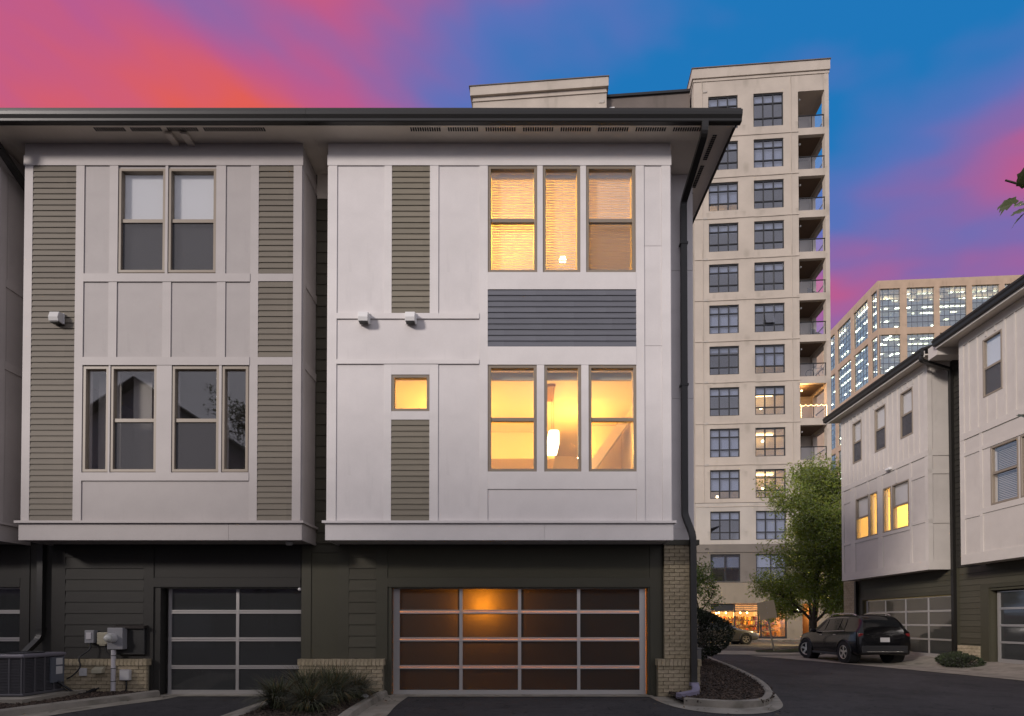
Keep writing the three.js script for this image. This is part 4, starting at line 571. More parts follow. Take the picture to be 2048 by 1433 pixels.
// ---------------------------------------------------------------- office block far behind
{
  const PH = 4 * Math.PI / 180, t = thing('office_building', 'tan office block with large grids of lit glass behind the right houses', 'office building', [79.52, 0, -120], -PH), R = rng(17);
  const rb = [[0, 4.75], [6.1, 11.85], [12.95, 18.6], [19.7, 25.3], [26.4, 32]], lb = [[0, 2.6], [3.95, 9.9], [11.2, 17.4], [18.7, 24.9]], gs = [[66.05, 74.8], [55.85, 64.6], [45.65, 54.4], [35.45, 44.2]];
  const cut = (list, x1) => gs.flatMap(([a, b]) => list.map(([c, d]) => [Math.max(c, 0.001), d, a, b]));
  holed(t, 'stone_frame', M.officeWall, 0.001, 40, 30, 76.6, -0.5, 0, cut(rb).map(([a, b, c, d]) => [a < 0.01 ? 0.25 : a, b, c, d]));
  { const m = holed(t, 'stone_frame', M.officeWall, 0, 34, 30, 76.6, 0, 0.5, cut(lb).map(([a, b, c, d]) => [34 - b, 34 - (a < 0.01 ? 0.25 : a), c, d])); m.rotation.y = -Math.PI / 2; m.position.set(0.5, 53.3, -17.001); }
  bx(t, 'base_block', M.officeWall, 0, 40, 0, 30, -34, 0); bx(t, 'roof_slab', M.officeWall, 0.6, 39, 75.2, 76.3, -33, -0.6); bx(t, 'core_wall', std([0.42, 0.40, 0.37], 0.9), 9, 39, 30, 75, -33, -9);
  const slabs = [], lights = [[], []]; for (let y = 74.8, k = 0; y > 34; k++) { y -= k % 3 === 0 && k ? 1.45 + 2.917 : 2.917; slabs.push([0.9, 39, y - 0.2, y + 0.2, -33, -0.9]); }
  boxes(t, 'floor_slabs', std([0.45, 0.44, 0.42], 0.9), slabs).userData.kind = 'stuff';
  const levels = [74.8, ...slabs.map((s) => s[2])];
  levels.forEach((y, k) => { for (let u = 1.6; u < 30; u += 1.15) for (let q = 0; q < 3; q++) { const busy = hash3(Math.floor(u / 6.6), k, 3) ; if (R() < (k % 3 === 0 ? 0.62 : busy < 0.5 ? 0.5 : 0.22)) lights[R() < 0.5 ? 0 : 1].push([u, u + 0.85, y - 0.1, y - 0.04, -2.2 - q * 2.4 - 0.34, -2.2 - q * 2.4]); } for (let s = 2.5; s < 26; s += 1.3) for (let q = 0; q < 2; q++) if (R() < 0.55) lights[0].push([1.6 + q * 2.6, 2.0 + q * 2.6, y - 0.1, y - 0.04, -s - 0.9, -s]); });
  boxes(t, 'ceiling_lights', glow([1, 0.84, 0.54], 12), lights[0]).userData.kind = 'stuff'; boxes(t, 'ceiling_lights', glow([1, 0.78, 0.44], 7), lights[1]).userData.kind = 'stuff';
  const desk = []; levels.slice(1).forEach((y) => { for (let u = 1.5; u < 30; u += 2.1) if (R() < 0.6) desk.push([u, u + 1.2 + R(), y + 0.4, y + 1.0 + R() * 0.5, -2.4, -1.2]); }); boxes(t, 'desks', std([0.5, 0.46, 0.4], 0.8), desk).userData.kind = 'stuff';
  const mull = [], spare = [];
  for (const [y0, y1] of gs) { const rows = 7, ph = (y1 - y0) / rows;
    for (const [a, b] of rb) { const n = a === 0 ? 4 : 5, w = (b - a) / n; for (let i = 0; i <= n; i++) mull.push([a + i * w - 0.05, a + i * w + 0.05, y0, y1, -0.36, -0.24]); for (let r = 1; r < rows; r++) mull.push([a, b, y0 + r * ph - 0.05, y0 + r * ph + 0.05, -0.35, -0.25]);
      if (y0 > 55 && a < 26) for (let i = 0; i < n; i++) for (let r = 0; r < rows; r++) bx(t, 'pane', M.officeGlass, a + i * w + 0.05, a + (i + 1) * w - 0.05, y0 + r * ph + 0.05, y0 + (r + 1) * ph - 0.05, -0.31, -0.29); else spare.push([a, b, y0, y1, -0.31, -0.29]); }
    for (const [a, b] of lb) { const n = a === 0 ? 3 : 5, w = (b - a) / n; for (let i = 0; i <= n; i++) mull.push([0.24, 0.36, y0, y1, -a - i * w - 0.06, -a - i * w + 0.06]); for (let r = 1; r < rows; r++) mull.push([0.25, 0.35, y0 + r * ph - 0.05, y0 + r * ph + 0.05, -b, -a]); spare.push([0.29, 0.31, y0, y1, -b, -a]); } }
  boxes(t, 'mullions', std([0.10, 0.12, 0.15], 0.5), mull).userData.kind = 'stuff'; boxes(t, 'glazing', M.officeGlass, spare).userData.kind = 'stuff';
}
// ---------------------------------------------------------------- vehicles
function catmull(tbl, x) { // smooth interpolation of station rows [x, ...values], x ascending
  let i = 0; while (i < tbl.length - 2 && x > tbl[i + 1][0]) i++;
  const a = tbl[Math.max(0, i - 1)], b = tbl[i], c = tbl[i + 1], d = tbl[Math.min(tbl.length - 1, i + 2)], t = clamp((x - b[0]) / (c[0] - b[0]));
  return b.map((_, k) => { const m1 = (c[k] - a[k]) / (c[0] - a[0] || 1) * (c[0] - b[0]), m2 = (d[k] - b[k]) / (d[0] - b[0] || 1) * (c[0] - b[0]), t2 = t * t, t3 = t2 * t; return (2 * t3 - 3 * t2 + 1) * b[k] + (t3 - 2 * t2 + t) * m1 + (-2 * t3 + 3 * t2) * c[k] + (t3 - t2) * m2; });
}
// station: [x, half width, sill y, belt y, top y, half width at the roof]
function carRing(s) { const [, w, y0, yb, yt, wt] = s, e = Math.max(0.02, yt - yb); return [[0, y0 + 0.02], [w * 0.82, y0], [w * 0.95, y0 + 0.03], [w * 0.985, y0 + 0.14], [w, mix(y0, yb, 0.5)], [w * 0.99, mix(y0, yb, 0.78)], [w * 0.965, yb - 0.02], [w * 0.94, yb + Math.min(0.02, e * 0.3)], [mix(w * 0.93, wt, 0.5), mix(yb, yt - e * 0.12, 0.5)], [wt, yt - e * 0.12], [wt * 0.93, yt - e * 0.03], [wt * 0.6, yt + 0.012], [0, yt + 0.02]]; }
function carBodyGeo(tbl, n = 64) {
  const x0 = tbl[0][0], x1 = tbl[tbl.length - 1][0], pos = [], idx = [], rings = []; for (let i = 0; i <= n; i++) { const u = i / n, x = mix(x0, x1, u), r = carRing(catmull(tbl, x)); rings.push([...r.map(([z, y]) => [x, y, z]), ...r.slice(1, -1).reverse().map(([z, y]) => [x, y, -z])]); }
  const m = rings[0].length; rings.forEach((r) => r.forEach((p) => pos.push(...p)));
  for (let i = 0; i < n; i++) for (let k = 0; k < m; k++) { const a = i * m + k, b = i * m + (k + 1) % m, c = a + m, d = b + m; idx.push(a, c, b, b, c, d); }
  for (const [e, flip] of [[0, 1], [n, 0]]) { const c = pos.length / 3, r = rings[e]; pos.push(r[0][0], (r[0][1] + r[12][1]) / 2, 0); for (let k = 0; k < m; k++) { const a = e * m + k, b = e * m + (k + 1) % m; flip ? idx.push(c, a, b) : idx.push(c, b, a); } }
  const g = new THREE.BufferGeometry(); g.setAttribute('position', new THREE.Float32BufferAttribute(pos, 3)); g.setIndex(idx); g.computeVertexNormals(); return g;
}
function carPatch(tbl, xa, xb, va, vb, side, out = 0.008, skewA = 0, skewB = 0) { // a piece of the side glass: v runs from belt to roof edge
  const pos = [], idx = [], N = 8; for (let i = 0; i <= N; i++) for (let j = 0; j <= 4; j++) { const v = mix(va, vb, j / 4), x = mix(xa + skewA * v, xb + skewB * v, i / N), [, w, , yb, yt, wt] = catmull(tbl, x), e = yt - yb, y = mix(yb + 0.02, yt - e * 0.12, v), z = mix(w * 0.94, wt, v) + out; pos.push(x, y, z * side); }
  for (let i = 0; i < N; i++) for (let j = 0; j < 4; j++) { const a = i * 5 + j, b = a + 1, c = a + 5, d = c + 1; idx.push(a, c, b, b, c, d); } const g = new THREE.BufferGeometry(); g.setAttribute('position', new THREE.Float32BufferAttribute(pos, 3)); g.setIndex(idx); g.computeVertexNormals(); return g;
}
function topPatch(tbl, xa, xb, f = 0.86, out = 0.012) { // windscreen or rear window across the car
  const pos = [], idx = [], N = 8, K = 8; for (let i = 0; i <= N; i++) { const x = mix(xa, xb, i / N), [, , , yb, yt, wt] = catmull(tbl, x), dx = xb > xa ? 1 : -1; void yb; for (let k = 0; k <= K; k++) { const q = mix(-1, 1, k / K), z = q * wt * f; pos.push(x + dx * out * 0.5 * 0, yt + 0.02 - 0.03 * q * q + out, z); } }
  for (let i = 0; i < N; i++) for (let k = 0; k < K; k++) { const a = i * (K + 1) + k, b = a + 1, c = a + K + 1, d = c + 1; idx.push(a, b, c, b, d, c); } const g = new THREE.BufferGeometry(); g.setAttribute('position', new THREE.Float32BufferAttribute(pos, 3)); g.setIndex(idx); g.computeVertexNormals(); return g;
}
const Mc = { rubber: std([0.012, 0.012, 0.012], 0.85), rim: std([0.55, 0.5, 0.42], 0.3, { metalness: 0.8 }), glass: phy([0.012, 0.013, 0.014], 0.06, { specularIntensity: 0.6 }), chrome: std([0.6, 0.58, 0.55], 0.25, { metalness: 0.85 }), red: phy([0.17, 0.008, 0.01], 0.15, { clearcoat: 1 }), lampWhite: phy([0.6, 0.6, 0.6], 0.1, { clearcoat: 1 }), trim: std([0.02, 0.02, 0.021], 0.6) };
function wheel(car, x, z, r, turn = 0, five = 5) {
  const side = Math.sign(z), tw = put(car, 'wheel', (() => { const g = new THREE.LatheGeometry([[r * 0.66, -0.1], [r * 0.93, -0.11], [r * 0.99, -0.07], [r, -0.02], [r, 0.02], [r * 0.99, 0.07], [r * 0.93, 0.11], [r * 0.66, 0.1], [r * 0.66, -0.1]].map(([a, b]) => new THREE.Vector2(a, b)), 36); g.rotateX(Math.PI / 2); return g; })(), Mc.rubber, [x, r, z]);
  tw.rotation.y = turn; const rim = [new THREE.CylinderGeometry(r * 0.2, r * 0.2, 0.03, 16).rotateX(Math.PI / 2).translate(0, 0, 0.075 * side), new THREE.TorusGeometry(r * 0.63, r * 0.045, 8, 32).translate(0, 0, 0.085 * side)];
  for (let i = 0; i < five; i++) for (const o of [-0.13, 0.13]) rim.push(new THREE.BoxGeometry(r * 0.10, r * 0.56, 0.025).translate(0, r * 0.36, 0.075 * side).applyMatrix4(new THREE.Matrix4().makeRotationZ(i * 2 * Math.PI / five + o)));
  const rm = new THREE.Mesh(mergeGeometries(rim.map((g) => g.toNonIndexed())), Mc.rim); rm.name = 'rim'; rm.castShadow = rm.receiveShadow = true; tw.add(rm);
  const hub = new THREE.Mesh(new THREE.CylinderGeometry(r * 0.64, r * 0.64, 0.02, 28).rotateX(Math.PI / 2).translate(0, 0, 0.03 * side), Mc.trim); hub.name = 'brake_disc'; tw.add(hub); return tw;
}
function car(name, label, at, turn, tbl, o) {
  const c = thing(name, label, 'car', at, turn), P = o.paint, wb = o.wb / 2;
  put(c, 'body', carBodyGeo(tbl), P);
  for (const s of [-1, 1]) {
    for (const x of [wb, -wb]) { put(c, 'wheel_arch', new THREE.CylinderGeometry(o.r * 1.17, o.r * 1.17, 0.36, 30, 1, false).rotateX(Math.PI / 2), Mc.rubber, [x, o.r + 0.02, s * (o.hw - 0.17)]); put(c, 'arch_trim', new THREE.TorusGeometry(o.r * 1.2, 0.028, 6, 28, Math.PI).rotateZ(0), o.archMat ?? P, [x, o.r, s * (o.hw + 0.005)]); wheel(c, x, s * (o.hw - 0.09 + (x > 0 && o.steer ? 0.03 : 0.02)), o.r, x > 0 ? o.steer ?? 0 : 0); }
    for (const [xa, xb, ka, kb] of o.sideGlass) put(c, 'side_window', carPatch(tbl, xa, xb, 0.1, 0.9, s, 0.008, ka, kb), Mc.glass);
    const [ga, gb] = o.chromeLine, ln = []; for (let i = 0; i <= 14; i++) { const x = mix(ga, gb, i / 14), q = catmull(tbl, x); ln.push([x, q[3] + 0.035, (q[1] * 0.94 + 0.012) * s]); } put(c, 'belt_chrome', tube(ln, 0.015, 5, 28), Mc.chrome);
    if (o.arcLine) { const l2 = []; for (let i = 0; i <= 18; i++) { const x = mix(o.arcLine[0], o.arcLine[1], i / 18), q = catmull(tbl, x); l2.push([x, q[4] - (q[4] - q[3]) * 0.17, (q[5] + 0.014) * s]); } put(c, 'window_chrome', tube(l2, 0.014, 5, 36), Mc.chrome); }
    if (o.rails) { const l3 = []; for (let i = 0; i <= 12; i++) { const x = mix(o.rails[0], o.rails[1], i / 12), q = catmull(tbl, x); l3.push([x, q[4] + 0.055 - 0.05 * Math.abs(i / 6 - 1) ** 6, (q[5] * 0.93) * s]); } put(c, 'roof_rail', tube(l3, 0.024, 6, 30), Mc.chrome); }
    put(c, 'mirror', uvm(new RoundedBoxGeometry(0.16, 0.12, 0.2, 3, 0.04)), P, [o.mirrorX, catmull(tbl, o.mirrorX)[3] + 0.08, s * (o.hw + 0.08)]);
    put(c, 'tail_lamp', uvm(new RoundedBoxGeometry(0.15, 0.12, 0.28, 3, 0.03)), Mc.red, [tbl[0][0] + 0.10, o.tailY, s * (o.hw - 0.20)]); put(c, 'headlight', uvm(new RoundedBoxGeometry(0.22, 0.13, 0.3, 3, 0.03)), Mc.lampWhite, [tbl[tbl.length - 1][0] - 0.2, o.headY, s * (o.hw - 0.26)]);
    for (const x of o.handles) put(c, 'door_handle', uvm(new RoundedBoxGeometry(0.17, 0.025, 0.03, 2, 0.01)), Mc.chrome, [x, catmull(tbl, x)[3] - 0.09, s * (o.hw * 0.985 + 0.012)]);
    put(c, 'sill', uvm(new RoundedBoxGeometry(o.wb - o.r * 2.5, 0.09, 0.06, 2, 0.02)), Mc.trim, [0, catmull(tbl, 0)[2] + 0.02, s * (o.hw * 0.96)]);
  }
  put(c, 'windscreen', topPatch(tbl, ...o.screen), Mc.glass); put(c, 'rear_window', topPatch(tbl, ...o.rear), Mc.glass);
  put(c, 'rear_bumper', uvm(new RoundedBoxGeometry(0.16, 0.3, o.hw * 1.72, 3, 0.06)), Mc.trim, [tbl[0][0] + 0.07, 0.5, 0]); put(c, 'bumper_strip', uvm(new RoundedBoxGeometry(0.03, 0.03, o.hw * 1.3, 2, 0.01)), Mc.chrome, [tbl[0][0] - 0.015, 0.42, 0]);
  put(c, 'number_plate', boxGeo(0.015, 0.15, 0.31), M.plastic, [tbl[0][0] + 0.0, o.plateY, 0]); put(c, 'front_grille', uvm(new RoundedBoxGeometry(0.06, 0.26, 0.8, 2, 0.03)), Mc.trim, [tbl[tbl.length - 1][0] - 0.03, 0.52, 0]);
  return c;
}
const suvTbl = [[-2.10, 0.80, 0.36, 0.84, 0.92, 0.68], [-2.06, 0.88, 0.31, 1.02, 1.14, 0.72], [-1.98, 0.915, 0.29, 1.08, 1.34, 0.68], [-1.82, 0.925, 0.28, 1.09, 1.53, 0.63], [-1.6, 0.93, 0.27, 1.085, 1.62, 0.625], [-1.1, 0.93, 0.26, 1.07, 1.665, 0.635], [-0.4, 0.93, 0.26, 1.05, 1.67, 0.64], [0.15, 0.93, 0.26, 1.035, 1.635, 0.635], [0.5, 0.93, 0.26, 1.025, 1.51, 0.645], [0.85, 0.93, 0.26, 1.015, 1.27, 0.69], [1.1, 0.925, 0.26, 1.005, 1.10, 0.74], [1.45, 0.91, 0.27, 0.97, 1.04, 0.72], [1.85, 0.87, 0.29, 0.87, 0.93, 0.66], [2.05, 0.77, 0.33, 0.70, 0.75, 0.58], [2.12, 0.63, 0.39, 0.58, 0.61, 0.48]];
car('parked_suv', 'black compact SUV parked before the garage across the lane', [12.46, 0.03, -20.64], 89 * Math.PI / 180, suvTbl, { paint: phy([0.004, 0.004, 0.005], 0.2, { specularIntensity: 0.5, clearcoat: 0.3, clearcoatRoughness: 0.02 }), wb: 2.60, r: 0.365, hw: 0.92, steer: 0.42, sideGlass: [[0.06, 0.86, -0.02, -0.42], [-0.82, 0.0, 0.0, -0.02], [-1.22, -0.88, 0.10, 0.02]], chromeLine: [-1.26, 0.92], arcLine: [-1.18, 0.5], rails: [-1.5, 0.1], mirrorX: 0.62, tailY: 0.98, headY: 0.76, handles: [-0.72, 0.2], screen: [0.28, 1.02], rear: [-2.03, -1.72, 0.84], plateY: 0.82 });
const sedTbl = [[-2.4, 0.72, 0.34, 0.78, 0.83, 0.6], [-2.33, 0.84, 0.28, 0.92, 0.99, 0.66], [-1.95, 0.90, 0.24, 0.97, 1.06, 0.66], [-1.5, 0.91, 0.22, 0.97, 1.22, 0.62], [-0.9, 0.915, 0.21, 0.95, 1.40, 0.58], [-0.2, 0.915, 0.21, 0.93, 1.44, 0.58], [0.3, 0.915, 0.21, 0.92, 1.38, 0.60], [0.8, 0.91, 0.21, 0.91, 1.14, 0.66], [1.15, 0.905, 0.22, 0.89, 0.98, 0.72], [1.7, 0.885, 0.24, 0.82, 0.88, 0.68], [2.15, 0.82, 0.27, 0.72, 0.77, 0.6], [2.36, 0.70, 0.32, 0.60, 0.64, 0.5], [2.42, 0.55, 0.38, 0.52, 0.55, 0.4]];
const sedOpt = { wb: 2.84, r: 0.335, hw: 0.905, sideGlass: [[-0.05, 0.9, 0, -0.5], [-1.0, -0.12, 0.08, 0], [-1.5, -1.07, 0.35, 0.1]], chromeLine: [-1.5, 1.0], mirrorX: 0.65, tailY: 0.84, headY: 0.64, handles: [-0.85, 0.15], screen: [0.35, 1.1], rear: [-1.9, -1.2], plateY: 0.75 };
car('parked_sedan', 'dark grey sedan half hidden behind the round shrub on the street', [13.35, 0.02, -36.3], 0.02, sedTbl, { ...sedOpt, paint: phy([0.10, 0.095, 0.09], 0.28, { metalness: 0.4, clearcoat: 1 }) });
car('parked_sedan', 'pale blue sedan glimpsed behind the parking sign posts', [23.4, 0.02, -38.9], Math.PI + 0.05, sedTbl, { ...sedOpt, paint: phy([0.30, 0.36, 0.48], 0.28, { metalness: 0.2, clearcoat: 1 }) });
// ---------------------------------------------------------------- trees, shrubs, ground plants
function leafGeo(list, curl = 0.12) { // list of [pos, dir, side, length, width, tint]; each leaf two bent halves
  const pos = [], col = [], nor = [], v = new THREE.Vector3();
  for (const [p, d, s, L, W, t] of list) {
    const n = v.copy(s).cross(d).normalize().clone(), mid = p.clone().addScaledVector(d, L * 0.5), tip = p.clone().addScaledVector(d, L).addScaledVector(n, -L * -curl), a = mid.clone().addScaledVector(s, W / 2).addScaledVector(n, -W * 0.12), b = mid.clone().addScaledVector(s, -W / 2).addScaledVector(n, -W * 0.12);
    for (const q of [p, a, tip, p, tip, b]) { pos.push(q.x, q.y, q.z); nor.push(n.x, n.y, n.z); col.push(...t); }
  }
  const g = new THREE.BufferGeometry(); g.setAttribute('position', new THREE.Float32BufferAttribute(pos, 3)); g.setAttribute('normal', new THREE.Float32BufferAttribute(nor, 3)); g.setAttribute('color', new THREE.Float32BufferAttribute(col, 3)); return g;
}
function frusta(segs, sides = 6) { const pos = [], idx = []; for (const [a, b, r0, r1] of segs) { const d = b.clone().sub(a).normalize(), s = Math.abs(d.y) > 0.9 ? new THREE.Vector3(1, 0, 0) : new THREE.Vector3(0, 1, 0), u = d.clone().cross(s).normalize(), w = d.clone().cross(u), o = pos.length / 3; for (const [c, r] of [[a, r0], [b, r1]]) for (let i = 0; i < sides; i++) { const t = i / sides * 6.2832, q = c.clone().addScaledVector(u, Math.cos(t) * r).addScaledVector(w, Math.sin(t) * r); pos.push(q.x, q.y, q.z); } for (let i = 0; i < sides; i++) { const j = (i + 1) % sides; idx.push(o + i, o + sides + i, o + j, o + j, o + sides + i, o + sides + j); } } const g = new THREE.BufferGeometry(); g.setAttribute('position', new THREE.Float32BufferAttribute(pos, 3)); g.setIndex(idx); g.computeVertexNormals(); return uvm(g); }
function growTree(o) { // limbs that fork, twigs that carry leaves
  const R = rng(o.seed), segs = [], twigs = [], up = new THREE.Vector3(0, 1, 0);
  const rv = () => new THREE.Vector3(R() - 0.5, R() - 0.5, R() - 0.5).normalize();
  const grow = (p, d, len, r, lvl) => { const n = lvl === 0 ? 5 : 3; let q = p.clone(), dd = d.clone(); for (let i = 0; i < n; i++) { const e = q.clone().addScaledVector(dd, len / n), r0 = mix(r, r * 0.62, i / n), r1 = mix(r, r * 0.62, (i + 1) / n); segs.push([q, e, r0, r1]); q = e; dd = dd.clone().addScaledVector(rv(), 0.16).addScaledVector(up, o.lift * (lvl ? 0.06 : 0)).normalize();
      if (lvl >= o.levels - 1) { twigs.push([q.clone(), dd.clone()]); }
      if (lvl < o.levels && (lvl > 0 || i >= o.clear)) { const kids = lvl === 0 ? 3 : 2; for (let k = 0; k < kids; k++) { if (lvl > 1 && R() < 0.25) continue; const side = rv().cross(dd).normalize(), nd = dd.clone().multiplyScalar(lvl === 0 ? 0.55 : 0.7).addScaledVector(side, o.spread).addScaledVector(up, o.lift * 0.25).normalize(); grow(q, nd, len * (lvl === 0 ? o.limb * (1 - 0.35 * (i / n)) : 0.6) * (0.8 + R() * 0.4), r1 * 0.55, lvl + 1); } } } };
  grow(new THREE.Vector3(), new THREE.Vector3(o.lean ?? 0, 1, 0).normalize(), o.height, o.radius, 0);
  return { segs, twigs, R, rv };
}
function leafyTree(name, label, at, o) {
  const t = thing(name, label, 'tree', at, o.turn ?? 0), { segs, twigs, R, rv } = growTree(o), leaves = [];
  put(t, 'trunk', frusta(segs.filter((s) => s[2] > o.minR), 7), M.bark);
  for (const [p, d] of twigs) for (let i = 0; i < o.perTwig; i++) { const q = p.clone().addScaledVector(rv(), o.clump * Math.cbrt(R())), dir = d.clone().multiplyScalar(0.4).addScaledVector(rv(), 1).add(new THREE.Vector3(0, o.droop, 0)).normalize(), s = rv().cross(dir).normalize(), k = 0.75 + R() * 0.6, y = R(); leaves.push([q, dir, s, o.leaf[0] * (0.7 + R() * 0.6), o.leaf[1] * (0.7 + R() * 0.6), [k * mix(0.9, 1.25, y), k, k * mix(1.1, 0.7, y)]]); }
  put(t, 'crown', leafGeo(leaves), leafMat(o.color)); return t;
}
const lane = leafyTree('street_tree', 'leafy green street tree between the tower and the right houses', [16.35, 0.02, -30.2], { seed: 11, height: 6.9, radius: 0.16, levels: 3, clear: 0, limb: 0.385, spread: 0.85, lift: 0.75, minR: 0.006, perTwig: 52, clump: 0.58, droop: -0.4, leaf: [0.18, 0.05], color: [0.19, 0.26, 0.026] });
leafyTree('street_tree', 'slim young tree peeking past the brick corner pier', [8.75, 0.02, -26], { seed: 23, height: 4.6, radius: 0.07, levels: 2, clear: 1, limb: 0.34, spread: 0.8, lift: 0.6, minR: 0.004, perTwig: 26, clump: 0.3, droop: -0.2, leaf: [0.15, 0.055], color: [0.11, 0.18, 0.02] });
{ // maple standing out of frame to the right, two sprays of its leaves hang into the picture
  const t = thing('maple_tree', 'maple leaves hanging into the sky at the right edge', 'tree', [7.4, gy(7.4, -5), -5.6]), R = rng(41), V = (x, y, z) => new THREE.Vector3(x, y, z), segs = [[V(0, 0, 0), V(0.1, 3.2, 0.1), 0.13, 0.10], [V(0.1, 3.2, 0.1), V(0, 6.6, 0), 0.10, 0.05], [V(0.05, 4.6, 0.05), V(-1.2, 5.35, 0.3), 0.045, 0.025], [V(-1.2, 5.35, 0.3), V(-2.74, 5.66, 0.42), 0.025, 0.008], [V(0.1, 3.0, 0.1), V(-1.2, 3.5, 0.3), 0.04, 0.02], [V(-1.2, 3.5, 0.3), V(-2.46, 3.66, 0.45), 0.02, 0.007], [V(0, 5.8, 0), V(1.5, 6.9, 0.3), 0.04, 0.015], [V(0, 5.2, 0), V(0.4, 6.4, -1.6), 0.04, 0.015], [V(0.1, 4, 0.1), V(1.8, 5, -0.3), 0.04, 0.015]];
  put(t, 'trunk', frusta(segs, 8), M.bark);
  const lobes = [[0, 1], [0.1, 0.62], [0.22, 0.72], [0.3, 0.56], [0.38, 0.36], [0.52, 0.46], [0.62, 0.26], [0.4, 0.12], [0.34, -0.04], [0.14, 0.02], [0, -0.02]];
  const out = [...lobes, ...lobes.slice(1, -1).reverse().map(([x, y]) => [-x, y])], tri = THREE.ShapeUtils.triangulateShape(out.map(([x, y]) => new THREE.Vector2(x, y)), []);
  const pos = [], col = []; const leaf = (p, L) => { const e = new THREE.Euler(-1.2 + (R() - 0.5) * 1.4, R() * 6.28, 2.6 + (R() - 0.5) * 1.2), k = 0.7 + R() * 0.6; for (const f of tri) for (const i of f) { const q = V(out[i][0] * L, out[i][1] * L, -Math.abs(out[i][0]) * L * 0.25).applyEuler(e).add(p); pos.push(q.x, q.y, q.z); col.push(k, k, k * 0.9); } };
  for (const [a, b, r] of segs) if (r < 0.06) for (let i = 0; i < 26; i++) { const f = 0.35 + 0.65 * Math.sqrt(R()); leaf(a.clone().lerp(b, f).add(V((R() - 0.5) * 0.3, -0.05 - R() * 0.25, (R() - 0.5) * 0.3)), 0.11 + R() * 0.05); }
  let g = new THREE.BufferGeometry(); g.setAttribute('position', new THREE.Float32BufferAttribute(pos, 3)); g.setAttribute('color', new THREE.Float32BufferAttribute(col, 3)); g.computeVertexNormals(); put(t, 'crown', g, leafMat([0.055, 0.075, 0.018]));
}
function shrub(name, label, at, rx, ry, rz, n, leaf, color, seed) {
  const t = thing(name, label, 'shrub', at, 0, name === 'low_shrub' ? 'low plants before the far garages' : undefined), R = rng(seed), L = [], segs = [], lump = Array.from({ length: 14 }, () => [new THREE.Vector3(R() - 0.5, R() - 0.4, R() - 0.5).normalize(), 0.06 + R() * 0.12]);
  for (let i = 0; i < n; i++) { const d = new THREE.Vector3(R() * 2 - 1, R() * 2 - 0.85, R() * 2 - 1).normalize(); let k = 0.72 + 0.28 * Math.sqrt(R()); for (const [q, a] of lump) k += a * Math.max(0, d.dot(q) - 0.75) * 4 - 0.012; const p = new THREE.Vector3(d.x * rx * k, ry + d.y * ry * k, d.z * rz * k); if (p.y < 0.03) p.y = 0.03 + R() * 0.2; const dir = d.clone().add(new THREE.Vector3(R() - 0.5, R() * 0.7, R() - 0.5)).normalize(), s = new THREE.Vector3(R() - 0.5, R() - 0.5, R() - 0.5).cross(dir).normalize(), c = 0.6 + R() * 0.7; L.push([p, dir, s, leaf[0] * (0.7 + R() * 0.6), leaf[1] * (0.7 + R() * 0.6), [c, c, c * 0.9]]); }
  for (let i = 0; i < 14; i++) { const a = i / 14 * 6.28; segs.push([new THREE.Vector3(Math.cos(a) * 0.08, 0, Math.sin(a) * 0.08), new THREE.Vector3(Math.cos(a) * rx * 0.6, ry * (0.8 + R() * 0.7), Math.sin(a) * rz * 0.6), 0.018, 0.006]); }
  put(t, 'stems', frusta(segs, 5), M.bark); put(t, 'foliage', leafGeo(L, 0.2), leafMat(color, 0.2)); return t;
}
shrub('round_shrub', 'dark dense rounded shrub behind the brick corner pier', [5.72, 0.08, -17.9], 1.0, 0.92, 0.95, 9000, [0.085, 0.042], [0.020, 0.030, 0.011], 3);
for (const [x, z, r, lb] of [[13.75, -17.35, 0.42, 'low spreading plant right beside the SUV tailgate'], [13.6, -16.75, 0.45, 'low spreading plant between the two far garage doors'], [13.55, -17.05, 0.36, 'smallest low plant before the far downspout']]) shrub('low_shrub', lb, [x, gy(x, z), z], r, 0.17, r, 900, [0.09, 0.035], [0.03, 0.045, 0.014], 50 + Math.floor(r * 100));
